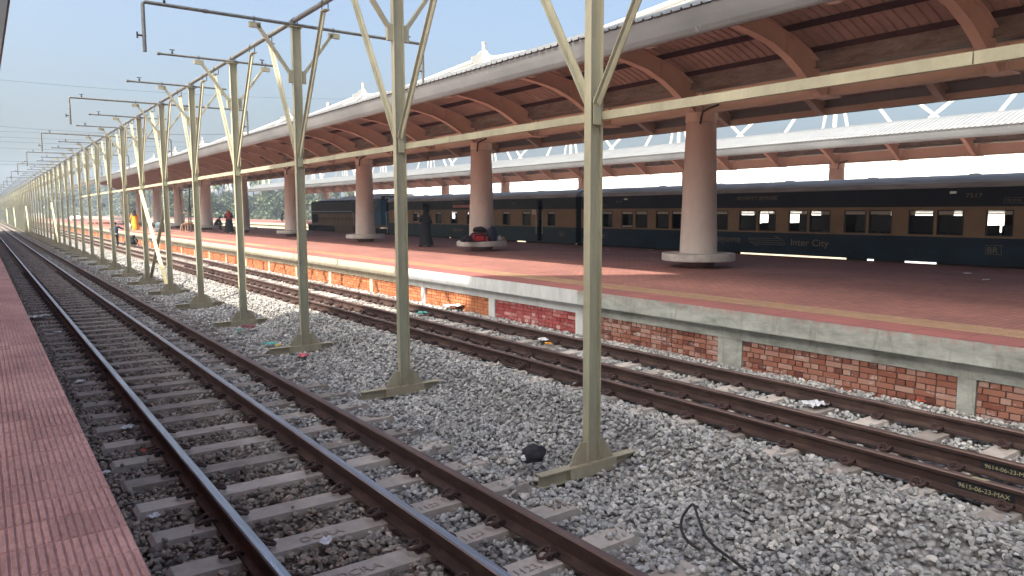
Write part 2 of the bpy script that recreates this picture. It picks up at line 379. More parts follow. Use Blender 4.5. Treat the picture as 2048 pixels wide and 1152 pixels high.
def nth(i):
    names = ['first', 'second', 'third', 'fourth', 'fifth', 'sixth', 'seventh', 'eighth', 'ninth', 'tenth', 'eleventh', 'twelfth', 'thirteenth', 'fourteenth', 'fifteenth', 'sixteenth', 'seventeenth', 'eighteenth', 'nineteenth', 'twentieth']
    return names[i]

# ================================================================== SETTING
RA, RB, RC, RD, RE, RF = 1.36, 2.44, 3.105, 6.49, 7.16, 8.23
PZ = 0.70
POSTS = [(k, 5.3 + 3.97 * k) for k in range(-1, 78)]
SLX0, SLX1, SRX0, SRX1 = 0.85, 3.75, 6.06, 8.85
SL_Y0, SL_P = 4.88 - 0.65 * 6, 0.65
SR_Y0, SR_P = 2.08 - 0.64 * 3, 0.64
from mathutils import noise as mnoise
def sm(a, b, x):
    t = max(0, min(1, (x - a) / (b - a))); return t * t * (3 - 2 * t)
def ground_z(x, y):
    z = -0.205
    v = sm(3.55, 4.1, x) * (1 - sm(5.0, 5.75, x))
    z -= 0.19 * v
    z += 0.06 * sm(5.3, 5.8, x) * (1 - sm(5.9, 6.3, x))
    k = round((y - 5.3) / 3.97); dy = y - (5.3 + 3.97 * k)
    pit = math.exp(-((x - 4.75) / 0.75) ** 2) * math.exp(-((dy + 0.22) / 0.33) ** 2)
    z -= 0.07 * pit
    z += 0.07 * math.exp(-((x - 5.0) / 0.7) ** 2) * math.exp(-((dy - 1.6) / 0.9) ** 2)
    z += 0.02 * mnoise.noise(Vector((x * 1.3, y * 1.3, 0))) + 0.035 * mnoise.noise(Vector((x * .5, y * .4, 5))) * v
    if x > 8.85: z += 0.03
    return z
# one big ground sheet
mb = MB(); mb.poly([(-3000, -60, -1.0), (3000, -60, -1.0), (3000, 4000, -1.0), (-3000, 4000, -1.0)])
struct(mb.build('ground', M['field']))
# ballast bed under the two tracks in front
mb = MB(); xs = [0.3 + i * 0.12 for i in range(76)]
ys = [-2.0]; 
while ys[-1] < 320: ys.append(ys[-1] + (0.14 if ys[-1] < 45 else 0.5 if ys[-1] < 110 else 4))
nx = len(xs); vs = [(x, y, ground_z(x, y) - 0.028) for y in ys for x in xs]
fs = [(j * nx + i, j * nx + i + 1, (j + 1) * nx + i + 1, (j + 1) * nx + i) for j in range(len(ys) - 1) for i in range(nx - 1)]
mb.faces(vs, fs); o = mb.build('ballast_bed', M['bed'], smooth=True); tag(o, 'packed grey ballast bed under the two tracks', 'ballast', None, 'stuff')
# ballast beyond the red platform (train track and the next one)
mb = MB()
mb.prism([(21.3, -0.99), (31.45, -0.99), (31.45, -0.22), (21.3, -0.22)], -30, 320)
tag(mb.build('ballast_beyond', M['bed']), 'pale sunlit ballast between the two red platforms', 'ballast', None, 'stuff')
mb = MB(); mb.prism([(-14, -0.99), (0.3, -0.99), (0.3, -0.24), (-14, -0.24)], 113, 320)
tag(mb.build('ballast_verge', M['bed']), 'pale sunlit ballast beyond the end of the ribbed platform', 'ballast', None, 'stuff')

# loose stones as instances on points
stones = []
scol = bpy.data.collections.new('stone_shapes')
import bmesh
for i in range(9):
    bm = bmesh.new(); bmesh.ops.create_icosphere(bm, subdivisions=1 if i % 2 else 2, radius=0.5)
    rnd = random.Random(i * 13 + 5)
    for pl in range(9):   # chop flats so the stones are angular
        n = Vector((rnd.uniform(-1, 1), rnd.uniform(-1, 1), rnd.uniform(-1, 1))).normalized(); dcut = rnd.uniform(0.20, 0.34)
        for v in bm.verts:
            q = v.co.dot(n)
            if q > dcut: v.co -= n * (q - dcut)
    sc = (rnd.uniform(0.9, 1.4), rnd.uniform(0.75, 1.1), rnd.uniform(0.6, 0.9))
    for v in bm.verts: v.co = Vector((v.co.x * sc[0], v.co.y * sc[1], v.co.z * sc[2])) + Vector((rnd.uniform(-.03, .03) for _ in range(3)))
    me = bpy.data.meshes.new('stone'); bm.to_mesh(me); bm.free(); me.materials.append(M['stone'])
    so_ = bpy.data.objects.new('stone', me); scol.objects.link(so_)
pts = []; rots = []; scs = []
rnd = random.Random(3)
def seen(x, y):
    p = proj((x, y, -0.2))
    return p and -90 < p[0] < 2140 and p[1] < 1260
def blocked(x, y):
    for r in (RA, RB, RC, RD, RE, RF):
        if abs(x - r) < 0.085: return 1
    if SLX0 - .02 < x < SLX1 + .01:
        f = ((y - SL_Y0) % SL_P)
        if f < 0.25: return 2
    if SRX0 - .01 < x < SRX1 + .01:
        f = ((y - SR_Y0) % SR_P)
        if f < 0.25: return 2
    k = round((y - 5.3) / 3.97); dy = y - (5.3 + 3.97 * k)
    if 4.1 < x < 5.3 and abs(dy) < .07: return 1
    return 0
bands = [(-0.5, 10, 620, 0.056), (10, 18, 480, 0.060), (18, 30, 300, 0.064), (30, 50, 170, 0.070)]
for y0, y1, dens, size in bands:
    n = int((y1 - y0) * 8.7 * dens)
    for i in range(n):
        x = rnd.uniform(0.42, 9.17); y = rnd.uniform(y0, y1)
        if not seen(x, y): continue
        b = blocked(x, y)
        cov = .30 if (5.9 < x < 6.28 or 3.5 < x < 3.8) else 0.012
        if b == 1 or (b == 2 and rnd.random() > cov): continue
        z = ground_z(x, y) + rnd.uniform(-0.02, 0.016)
        if b == 2: z = -0.155
        sz = size * rnd.choice((0.55, 0.7, 0.85, 0.95, 1.05, 1.2, 1.35)) * rnd.uniform(.9, 1.1)
        if x < 3.3: sz *= 0.95
        pts.append((x, y, z)); rots += [rnd.uniform(-.7, .7), rnd.uniform(-.7, .7), rnd.uniform(0, 6.28)]; scs.append(sz)
me = bpy.data.meshes.new('ballast_stones'); me.from_pydata(pts, [], [])
a = me.attributes.new('rot', 'FLOAT_VECTOR', 'POINT'); a.data.foreach_set('vector', rots)
a = me.attributes.new('sc', 'FLOAT', 'POINT'); a.data.foreach_set('value', scs)
me.materials.append(M['stone'])
bo = bpy.data.objects.new('ballast_stones', me); S.collection.objects.link(bo)
tag(bo, 'loose grey crushed stone spread over and between the tracks', 'ballast', None, 'stuff')
ng = bpy.data.node_groups.new('scatter', 'GeometryNodeTree')
ng.interface.new_socket('Geometry', in_out='INPUT', socket_type='NodeSocketGeometry'); ng.interface.new_socket('Geometry', in_out='OUTPUT', socket_type='NodeSocketGeometry')
gi = ng.nodes.new('NodeGroupInput'); go = ng.nodes.new('NodeGroupOutput')
m2p = ng.nodes.new('GeometryNodeMeshToPoints'); iop = ng.nodes.new('GeometryNodeInstanceOnPoints'); ci = ng.nodes.new('GeometryNodeCollectionInfo')
ci.inputs['Collection'].default_value = scol; ci.inputs['Separate Children'].default_value = True; ci.inputs['Reset Children'].default_value = True
na = ng.nodes.new('GeometryNodeInputNamedAttribute'); na.data_type = 'FLOAT_VECTOR'; na.inputs['Name'].default_value = 'rot'
nb = ng.nodes.new('GeometryNodeInputNamedAttribute'); nb.data_type = 'FLOAT'; nb.inputs['Name'].default_value = 'sc'
er = ng.nodes.new('FunctionNodeEulerToRotation')
L = ng.links.new
L(gi.outputs[0], m2p.inputs['Mesh']); L(m2p.outputs[0], iop.inputs['Points']); L(ci.outputs[0], iop.inputs['Instance'])
iop.inputs['Pick Instance'].default_value = True
L(na.outputs[0], er.inputs[0]); L(er.outputs[0], iop.inputs['Rotation']); L(nb.outputs[0], iop.inputs['Scale']); L(iop.outputs[0], go.inputs[0])
md = bo.modifiers.new('scatter', 'NODES'); md.node_group = ng

# ------------------------------------------------------------------ sleepers and clips
clipm = MB()
path = [(-.032, .034, .020), (-.004, .042, .044), (.030, .052, .056), (.068, .048, .046), (.100, .026, .030), (.112, -.006, .024), (.100, -.038, .030), (.066, -.056, .044), (.028, -.050, .062), (.004, -.026, .064), (.010, -.004, .046), (.040, .004, .026)]
clipm.tube(path, 0.0125, 6); clipm.box(.012, .055, -.03, .03, -.012, .022); clipm.box(-.028, .012, -.052, -.022, 0.0, .022)
clip_l = clipm.build('rail_clip', M['clip'], smooth=True); clip_mesh = clip_l.data; bpy.data.objects.remove(clip_l)
def sleeper_mesh(x0, x1, name, clips=None):
    mb = MB(); zt = -0.17; zb = -0.36
    prof = [(0.0, zb), (0.26, zb), (0.235, zt), (0.025, zt)]
    n = len(prof)
    segs = [x0, x0 + .03, (x0 + x1) / 2, x1 - .03, x1]
    vs = []
    for i, x in enumerate(segs):
        dz = -0.03 if i in (0, 4) else (-0.012 if i == 2 else 0)
        vs += [(x, p[0], p[1] + (dz if p[1] > -.3 else 0)) for p in prof]
    fs = []
    for i in range(len(segs) - 1):
        for k in range(n): fs.append((i * n + k, i * n + (k + 1) % n, (i + 1) * n + (k + 1) % n, (i + 1) * n + k))
    fs += [(3, 2, 1, 0), tuple(range((len(segs) - 1) * n, len(segs) * n))]
    mb.faces(vs, fs)
    if clips:
        for rx in clips:
            for sd in (-1, 1): mb.box(rx + sd * .075, rx + sd * .16, .09, .17, -.17, -.125)
    o = mb.build(name, M['sleeper']); me = o.data; bpy.data.objects.remove(o); return me
# tints by a few mesh variants
def tint(me, v):
    m2 = me.copy(); m2.attributes['tint'].data.foreach_set('value', [v] * len(m2.polygons)); return m2
sm_l = [tint(sleeper_mesh(SLX0, SLX1, 'sleeper'), v) for v in (.05, .2, .55, .8)]
sm_r = [tint(sleeper_mesh(SRX0, SRX1, 'sleeper'), v) for v in (.3, .55, .8, 1.0)]
sm_lf = tint(sleeper_mesh(SLX0, SLX1, 'sleeper', (RA, RB, RC)), .05); sm_rf = tint(sleeper_mesh(SRX0, SRX1, 'sleeper', (RD, RE, RF)), .7)
def text_mesh(txt, size, mat, name, parent, mtx, ext=0.0012, shear=0):
    c = bpy.data.curves.new(name, 'FONT'); c.body = txt; c.size = size; c.extrude = ext; c.shear = shear
    c.align_x = 'LEFT'; c.materials.append(mat)
    o = bpy.data.objects.new(name, c); S.collection.objects.link(o)
    dg = bpy.context.evaluated_depsgraph_get(); dg.update()
    me = bpy.data.meshes.new_from_object(o.evaluated_get(dg)); bpy.data.objects.remove(o)
    o = bpy.data.objects.new(name, me); S.collection.objects.link(o); o.parent = parent; o.matrix_local = mtx
    return o
for side, (Y0, P, rails, meshes, far, gl, lab) in enumerate((
        (SL_Y0, SL_P, (RA, RB, RC), sm_l, sm_lf, 'sleepers of the dark stained track', 'brown stained concrete sleeper across the dark track beside the ribbed platform'),
        (SR_Y0, SR_P, (RD, RE, RF), sm_r, sm_rf, 'sleepers of the track by the brick wall', 'pale concrete sleeper of the track running beside the brick platform wall'))):
    cnt = 0; i = 0
    while cnt < 148:
        y = Y0 + i * P; i += 1
        x0 = SLX0 if side == 0 else SRX0
        x1 = SLX1 if side == 0 else SRX1
        pp = [proj((x, y, -.17)) for x in (x0, x1, (x0 + x1) / 2)]
        if not any(p and -30 < p[0] < 2080 and p[1] < 1190 for p in pp): continue
        cnt += 1; nearby = y < 34
        rr = random.Random(i * 7 + side)
        o = bpy.data.objects.new('sleeper', (meshes[rr.choice((2, 3) if y < 6.5 else (1, 2) if y < 9 else (0, 1))] if side == 0 else rr.choice(meshes)) if nearby else far); S.collection.objects.link(o)
        o.location = (0, y + rr.uniform(-.008, .008), rr.uniform(-.004, .003)); tag(o, lab if cnt > 20 else '%s sleeper in view counted away from the camera, %s' % (nth(cnt - 1), 'dark stained track by the ribbed platform' if side == 0 else 'track by the brick wall'), 'sleeper', gl)
        if nearby:
            for rx in rails:
                for sd in (-1, 1):
                    c = bpy.data.objects.new('rail_clip', clip_mesh); S.collection.objects.link(c); c.parent = o
                    c.location = (rx + sd * 0.075, 0.13 + rr.uniform(-.012, .012), -0.165); c.rotation_euler = (0, rr.uniform(-.1, .1), (0 if sd > 0 else pi) + rr.uniform(-.12, .12))
        if side == 0 and y < 4.9 and y > 2.5:   # stamped casting marks
            tx = {1: 'DCRA', 0: 'TS'}
            for (txt, xx, yy, sz) in (('DCRA', 1.72, .07, .12), ('TS', 1.02, .07, .09), ('1123', 2.68, .07, .10)):
                text_mesh(txt, sz, M['stampdark'], 'stamped_mark', o, Matrix.Translation((xx, yy, -.1725)) , 0.0008)
    fm = MB()
    while i * P + Y0 < 300:
        y = Y0 + i * P; i += 1
        a, b = (SLX0, SLX1) if side == 0 else (SRX0, SRX1)
        fm.box(a, b, y, y + .24, -.36, -.17)
        for rx in rails: fm.box(rx - .15, rx + .15, y + .08, y + .17, -.17, -.13)
    tag(fm.build('far_sleepers', M['sleeper']), 'run of small far sleepers where the ' + ('dark stained track' if side == 0 else 'wall side track') + ' fades into distance', 'sleepers', gl, 'stuff')

# ------------------------------------------------------------------ rails
def rail(x, headmat, label, y0=-3, y1=320, z=0.0, mark=None):
    mb = MB()
    prof = [(-.07, -.165), (.07, -.165), (.07, -.153), (.022, -.138), (.009, -.125), (.009, -.05), (.034, -.038), (.037, -.010), (.028, 0.0), (-.028, 0.0), (-.037, -.010), (-.034, -.038), (-.009, -.05), (-.009, -.125), (-.022, -.138), (-.07, -.153)]
    n = len(prof); ys = [y0, y1]
    for i in range(n):
        p, q = prof[i], prof[(i + 1) % n]
        mb.cm = 1 if i in (7, 8, 9) else 0
        mb.poly([(x + p[0], y0, z + p[1]), (x + q[0], y0, z + q[1]), (x + q[0], y1, z + q[1]), (x + p[0], y1, z + p[1])])
    mb.cm = 0; mb.poly([(x + p[0], y0, z + p[1]) for p in prof][::-1])
    o = mb.build('rail', [M['rust'], headmat]); tag(o, label, 'rail')
    return o
def fishplate(o, x, y):
    mb = MB(); mb.box(x - .030, x - .012, y - .32, y + .32, -.115, -.055)
    for d in (-.24, -.1, .1, .24): mb.tube([(x - .03, y + d, -.085), (x - .055, y + d, -.085)], .016, 6)
    mb.build('fishplate', M['rust'], o)
r = rail(RA, M['polish'], 'shiny topped running rail closest to the ribbed maroon platform'); fishplate(r, RA, 12.2)
r = rail(RB, M['polish'], 'shiny topped middle rail of the dark stained track'); fishplate(r, RB, 13.4)
r = rail(RC, M['brownhead'], 'dull brown third rail between the shiny rails and the pipe posts'); fishplate(r, RC, 15.6)
rD = rail(RD, M['brownhead'], 'brown rail on the pipe post side of the track by the brick wall, marked 9615')
rE = rail(RE, M['brownhead'], 'brown middle rail of the track by the brick wall, marked 9614'); fishplate(rD, RD, 8.8)
rF = rail(RF, M['brownhead'], 'brown rail running closest to the foot of the brick wall')
for x, lb in ((22.09, 'rail under the platform side wheels of the coaches'), (23.16, 'rail under the far side wheels of the coaches'), (28.0, 'bare rail on open ballast beyond the coaches, coach side'), (29.7, 'bare rail on open ballast beside the far platform wall')):
    rail(x, M['brownhead'], lb, -20, 320)
def chalk(rail_o, rx, ya, yb, zc, txt, name):
    # black painted panel on the web with yellow figures, reading towards -Y (left to right from the left side)
    mb = MB(); mb.box(rx - .0125, rx - .0095, yb, ya, -.122, -.052); p = mb.build('painted_panel', M['blackpaint'], rail_o)
    mt = Matrix(((0, 0, -1, rx - .0135), (-1, 0, 0, ya - .03), (0, 1, 0, -.108), (0, 0, 0, 1)))
    text_mesh(txt, 0.054, M['yellowchalk'], 'painted_figures', p, mt, 0.0006)
chalk(rD, RD, 2.62, 2.17, 0, '9615-06-23-MAX', 'd')
chalk(rE, RE, 2.68, 2.20, 0, '9614-06-23-MAX', 'e')
mb = MB(); mb.poly([(RD - .02, 2.50, .0008), (RD + .018, 2.47, .0008), (RD + .012, 2.36, .0008), (RD - .02, 2.38, .0008)]); mb.build('paint_mark', M['yellowchalk'], rD)

# ------------------------------------------------------------------ platforms
def platform_floor():
    # red platform between the second track and the train
    mb = MB(); y0, y1 = -30, 205
    mb.poly([(10.33, y0, PZ), (20.5, y0, PZ), (20.5, y1, PZ), (10.33, y1, PZ)])
    mb.poly([(20.5, y0, PZ), (21.15, y0, PZ), (21.15, y1, PZ), (20.5, y1, PZ)])
    mb.cm = 1; mb.poly([(9.05, y0, PZ), (9.70, y0, PZ), (9.70, y1, PZ), (9.05, y1, PZ)])
    mb.cm = 2; mb.poly([(9.70, y0, PZ), (10.33, y0, PZ), (10.33, y1, PZ), (9.70, y1, PZ)])
    struct(mb.build('platform_paving', [M['paver'], M['edge_tile'], M['mortar']]))
platform_floor()
mb = MB()   # tactile tiles: raised slanting bars
y = -2.0
mb.cm = 0
while y < 60:
    mb.box(9.715, 10.315, y + .006, y + .294, PZ + .001, PZ + .004); 
    if y < 32:
        for k in range(6):
            mb.box(9.73, 10.30, y + .018 + k * .048, y + .018 + k * .048 + .028, PZ + .004, PZ + .009)
    y += 0.30
mb.box(9.715, 10.315, 60, 200, PZ + .001, PZ + .005)
tag(mb.build('tactile_paving', M['tactile']), 'yellow ribbed tactile strip along the red platform edge', 'tactile paving')
# brick wall with concrete pilasters and coping
wall = empty('platform_wall', (9.2, 0, -.3)); tag(wall, 'long brick platform wall with concrete coping facing the tracks', 'wall')
def W2(o): o.parent = wall; o.location = Vector(o.location) - Vector((9.2, 0, -.3)); return o
mb = MB(); mb.box(9.05, 9.60, -30, 205, 0.43, PZ - .003)
for y in [3.1 + 2.44 * k for k in range(0, 40)]: pass
W2(mb.build('coping', M['coping']))
mb = MB(); mb.box(9.185, 9.60, -30, 205, 0.235, 0.43); W2(mb.build('wall_beam', M['coping']))
mb = MB(); mb.box(9.225, 9.60, -30, 205, -1.0, 0.2349); W2(mb.build('mortar_backing', M['mortar']))
pil = [(3.55, .20), (6.77, .44), (10.35, .24), (13.34, .24)] + [(16.5 + 3.13 * k, .20) for k in range(0, 30)] + [(0.4, .2), (-2.8, .2), (-6.0, .2)]
for py, pw in sorted(pil):
    mb = MB(); mb.box(9.193, 9.24, py, py + pw, -1.0, 0.2349); W2(mb.build('pilaster', M['coping']))
def in_pil(y0, y1):
    for py, pw in pil:
        if y0 < py + pw and y1 > py: return (py, py + pw)
    return None
mb = MB(); br = random.Random(5)
z = 0.232; course = 0
while z > -0.42:
    h = 0.078; y = -0.5 - br.random() * .1
    while y < 110:
        L_ = (0.24 if course % 2 else 0.118) * br.uniform(.97, 1.03)
        if y > 60: L_ *= 1
        hit = in_pil(y, y + L_)
        y2 = y + L_
        if hit:
            if hit[0] - y > 0.04: y2 = hit[0] - .004
            else: y = hit[1] + .004; continue
        g = .0085; dx = br.uniform(0, .006); mb.ct = min(1, max(0, br.gauss(.5, .33)))
        x = 9.2 + dx
        mb.faces([(x + .004, y + g, z - h + g), (x + .004, y2 - g, z - h + g), (x + .004, y2 - g, z - g * .6), (x + .004, y + g, z - g * .6),
                  (9.235, y + g - .002, z - h + g - .002), (9.235, y2 - g + .002, z - h + g - .002), (9.235, y2 - g + .002, z - g * .6 + .002), (9.235, y + g - .002, z - g * .6 + .002)],
                 [(0, 3, 2, 1), (0, 1, 5, 4), (1, 2, 6, 5), (2, 3, 7, 6), (3, 0, 4, 7)])
        y = y2
        if hit: y = hit[1] + .004
    z -= h; course += 1
mb.ct = .5; W2(mb.build('brickwork', M['brick']))
# left platform, ribbed tiles right under the camera
mb = MB(); mb.poly([(-14, -30, PZ - .006), (.4812, -30, PZ - .006), (.4812, 113, PZ - .006), (-14, 113, PZ - .006)])
mb.poly([(.4812, -30, PZ - .006), (.4812, -30, .45), (.4812, 113, .45), (.4812, 113, PZ - .006)])
mb.poly([(.40, -30, .45), (.40, -30, -1), (.40, 113, -1), (.40, 113, .45)]); mb.poly([(.4812, -30, .45), (.40, -30, .45), (.40, 113, .45), (.4812, 113, .45)])
mb.poly([(-14, 113, -1), (.4812, 113, -1), (.4812, 113, PZ - .006), (-14, 113, PZ - .006)])
struct(mb.build('left_platform', M['ribtile']))
mb = MB(); tr = random.Random(9); ty = 1.059 - .305
while ty < 60:
    T = 0.305; xe = 0.483
    for ci_ in range(0, 8):
        xa = xe - (ci_ + 1) * T + .002
        if proj((xa + T, ty + T, PZ)) is None or proj((xa + T, ty + T, PZ))[0] < -40: continue
        nr = 9; w = T / nr
        mb.ct = tr.random()
        zz = PZ + tr.uniform(-.0012, .0012)
        for k in range(nr):
            a = xa + k * w + .0035; b = xa + (k + 1) * w - .0055
            y0_, y1_ = ty + .005, ty + T - .006
            mb.faces([(a, y0_, zz - .007), (b, y0_, zz - .007), (b, y1_, zz - .007), (a, y1_, zz - .007), (a + .003, y0_ + .003, zz), (b - .003, y0_ + .003, zz), (b - .003, y1_ - .003, zz), (a + .003, y1_ - .003, zz)],
                     [(4, 5, 6, 7), (0, 1, 5, 4), (1, 2, 6, 5), (2, 3, 7, 6), (3, 0, 4, 7)])
    ty += T
tag(mb.build('ribbed_tiles', M['ribtile']), 'maroon ribbed paving tiles along the platform underfoot', 'paving', None, 'structure')
# second platform beyond the train
mb = MB(); mb.box(31.6, 44.4, -30, 330, 0.43, PZ); mb.box(31.75, 44.3, -30, 330, -1, 0.43)
struct(mb.build('far_platform', M['paver']))
mb = MB(); mb.box(31.55, 31.60, -30, 330, 0.43, PZ - .002); mb.box(31.70, 31.75, -30, 330, -1, .429)
tag(mb.build('far_platform_wall', M['coping']), 'cream edge wall of the far platform beyond the train', 'wall')

# ================================================================== PIPE RACK POSTS
PX = 4.8
def make_post(simple_=False):
    root = empty('pipe_post', (PX, 0, -.30))
    zo = -.30
    def P(mb, name, m=None): o = mb.build(name, m or M['rack'], root); o.location = (-PX, 0, -zo); return o
    mb = MB()   # H column
    y_ = .046
    for zz0, zz1 in ((-.30, 5.48),):
        mb.box(PX - .078, PX - .068, -y_, y_, zz0, zz1); mb.box(PX + .068, PX + .078, -y_, y_, zz0, zz1)
        mb.box(PX - .068, PX + .068, -.006, .006, zz0, zz1)
    mb.box(PX - .12, PX + .12, -.07, .07, 5.48, 5.492)
    P(mb, 'column')
    mb = MB(); mb.box(4.13, 5.42, -.05, .05, -.312, -.300); mb.box(4.13, 5.42, -.05, .05, -.43, -.418); mb.box(4.13, 5.42, -.004, .004, -.418, -.312)
    mb.box(4.49, 5.10, -.056, -.046, -.425, -.303); mb.box(4.49, 4.50, -.046, .046, -.418, -.312); mb.box(5.09, 5.10, -.046, .046, -.418, -.312)
    P(mb, 'base_beam')
    for sd in (-1, 1):
        mb = MB(); pr = [(PX + sd * .078, -.299), (PX + sd * .29, -.299), (PX + sd * .24, -.20), (PX + sd * .15, -.085), (PX + sd * .078, -.085)]
        mb.prism(pr if sd > 0 else pr[::-1], -.006, .006); P(mb, 'gusset')
    for sd in (-1, 1):   # arms spreading along the row
        mb = MB(); mb.bar((PX, sd * .05, 3.20), (PX, sd * 1.42, 5.43), .10, .014, (1, 0, 0)); 
        mb.bar((PX - .045, sd * .062, 3.20), (PX - .045, sd * 1.43, 5.43), .010, .040, (1, 0, 0))
        mb.box(PX - .05, PX + .05, sd * 1.35, sd * 1.55, 5.45, 5.462); mb.box(PX - .05, PX + .05, sd * .046, sd * .058, 3.0, 3.26)
        P(mb, 'long_arm')
    for sd in (-1, 1):   # braces across the row
        mb = MB(); mb.bar((PX + sd * .12, 0, 4.66), (PX + sd * .68, 0, 5.44), .05, .07, (0, 1, 0)); 
        mb.box(PX + sd * .079, PX + sd * .16, -.03, .03, 4.50, 4.72); mb.box(PX + sd * .62, PX + sd * .82, -.035, .035, 5.38, 5.47)
        P(mb, 'cross_brace')
    return root
proto = make_post()
def valve(mb, x, y, z):
    mb.tube([(x, y, z - .02), (x, y, z + .07)], .022, 8); mb.tube([(x, y, z + .07), (x, y, z + .10)], .010, 6); mb.tube([(x - .05, y, z + .105), (x + .05, y, z + .105)], .011, 6)
def make_cross(long_):
    mb = MB(); z = 5.525
    root = empty('water_pipe', (PX, 0, z))
    if long_:
        a, b = 2.33, 7.40; mb.tube([(a - PX, 0, -.78), (a - PX, 0, -.03), (a - PX + .03, 0, 0), (b - PX - .03, 0, 0), (b - PX, 0, -.03), (b - PX, 0, -.78)], .030, 8)
    else:
        a, b = 3.30, 6.28 if False else 5.70; mb.tube([(a - PX, 0, 0), (b - PX, 0, 0)], .026, 8)
    mb.tube([(-1.55, 0, 0), (-1.49, 0, 0)], .037, 8)
    mb.build('pipe', M['pipe'], root, smooth=True)
    off = .32 if long_ else .25
    for xx in (a - PX + off, b - PX - off):
        v = MB(); valve(v, xx, 0, 0); v.build('valve', M['valve'], root, smooth=True)
    if long_:
        for xx in (a - PX, b - PX):
            v = MB(); v.tube([(xx - .10, 0, -.53), (xx + .03, 0, -.53)], .016, 6); v.tube([(xx - .10, 0, -.58), (xx - .10, 0, -.48)], .014, 6); v.build('valve', M['valve'], root, smooth=True)
    for xx in (-.72, .72):
        v = MB(); v.tube([(xx, .035, -.06), (xx, .04, .02), (xx, 0, .045), (xx, -.04, .02), (xx, -.035, -.06)], .006, 6); v.build('pipe_clamp', M['valve'], root)
    return root
cl, cs = make_cross(True), make_cross(False)
usedl = useds = False
hook = MB(); hook.tube([(-.055, 0, -.11), (-.06, 0, .0), (0, 0, .06), (.06, 0, .0), (.055, 0, -.11)], .008, 6)
for k, y in POSTS:
    o = proto if k == -1 else None
    if o is None:
        if k <= 26: o = copy_tree(proto)
        else:
            o = copy_tree(proto)
    o.location = (PX + 0.0, y + random.uniform(-.03, .03), -.30)
    o.rotation_euler = (random.uniform(-.003, .003), random.uniform(-.003, .003), random.uniform(-.02, .02))
    if k == -1: lab = 'cream steel pipe post standing nearer than all others of the row'
    elif k < 20: lab = '%s cream steel pipe post in view, counting away along the row' % nth(k)
    else: lab = 'one of the tightly spaced tiny cream pipe posts where the row fades into distance'
    tag(o, lab, 'post', 'cream pipe posts in a row between the tracks')
    L_ = (k % 3 == 2)
    if L_: c = cl if not usedl else copy_tree(cl); usedl = True
    else: c = cs if not useds else copy_tree(cs); useds = True
    c.location = (PX, y, 5.525); c.rotation_euler = (0, random.uniform(-.006, .006), random.uniform(-.01, .01))
    if k < 20: lb = ('long grey cross pipe with drooping ends on top of the %s post' if L_ else 'short grey cross pipe with valves on top of the %s post') % (nth(k) if k >= 0 else 'frontmost')
    else: lb = 'far small grey cross pipe on a pipe post near the end of the row'
    tag(c, lb, 'pipe', 'cross pipes on the pipe posts')
# remove the frontmost post behind the camera (k=-1 stands out of frame) - kept as the row really continues
mb = MB()
for s0 in range(0, 60): mb.tube([(PX, -1 + s0 * 5.2, 5.60), (PX, -1 + (s0 + 1) * 5.2 - .02, 5.60)], .046, 10, False) if s0 else mb.tube([(PX, -1, 5.60), (PX, 4.2, 5.60)], .046, 10)
mp = mb.build('main_water_pipe', M['pipe'], smooth=True); tag(mp, 'thick grey main pipe running along the tops of all the pipe posts', 'pipe')
for k, y in POSTS:
    if k > 22: break
    for d in (-1.43, 1.43, 0):
        h = MB(); h.tube([(PX - .052, y + d, 5.46), (PX - .055, y + d, 5.61), (PX, y + d, 5.655), (PX + .055, y + d, 5.61), (PX + .052, y + d, 5.46)], .008, 6)
        h.build('pipe_clamp', M['valve'], mp)
mb = MB()
t0 = -4.0
while t0 < 46: mb.box(PX + .050, PX + .095, t0 + .004, t0 + 6.0, 3.05, 3.128); t0 += 6.004
tag(mb.build('tie_beam', M['rack']), 'long horizontal cream steel beam joining the pipe posts at half height', 'beam')
def ypost(k): return 5.3 + 3.97 * k
for kk in (5, 15, 25, 35, 45):
    for a, b, m, lab in ((kk + 1, kk, 'brace_yellow', 'bright yellow diagonal steel brace'), (kk, kk + 1, 'rack', 'dull cream diagonal steel brace')):
        mb = MB(); dx = -.09 if m == 'brace_yellow' else .09
        mb.bar((PX + dx, ypost(a) - (0.06 if a > b else -.06), 2.95), (PX + dx, ypost(b) + (0.10 if a > b else -.10), -.18), .012, .10, (1, 0, 0)); mb.bar((PX + dx + .04, ypost(a) - (0.06 if a > b else -.06), 2.95), (PX + dx + .04, ypost(b) + (0.10 if a > b else -.10), -.18), .07, .012, (1, 0, 0))
        o = mb.build('diagonal_brace', M[m])
        where = {5: ' between the sixth and seventh pipe posts', 15: ' between the sixteenth and seventeenth pipe posts', 25: ' of the third crossed pair down the post row', 35: ' of the fourth crossed pair down the post row', 45: ' of the last tiny crossed pair down the post row'}[kk]
        tag(o, lab + where, 'brace', 'diagonal braces crossing between pipe posts')

# ================================================================== CANOPIES
ribbot = [(0.28, 4.68), (0.80, 4.97), (1.12, 5.17), (1.50, 5.37), (2.10, 5.59), (2.70, 5.70), (3.25, 5.77), (3.7, 5.775), (4.2, 5.69), (4.7, 5.47), (5.15, 5.24), (5.5, 5.08), (5.66, 5.07)]
ribtop = [(0.12, 5.22), (0.42, 5.47), (1.0, 5.68), (1.56, 5.85), (2.1, 5.96), (2.60, 6.045), (3.2, 6.09), (3.7, 6.06), (4.2, 5.97), (4.7, 5.80), (5.15, 5.63), (5.5, 5.46), (5.66, 5.38)]
skinp = [(0.42, 5.60), (0.8, 5.77), (1.2, 5.91), (1.7, 6.05), (2.2, 6.15), (2.7, 6.21), (3.2, 6.245), (3.7, 6.215), (4.2, 6.105), (4.6, 5.97), (5.0, 5.82), (5.35, 5.69), (5.65, 5.57), (5.95, 5.445)]
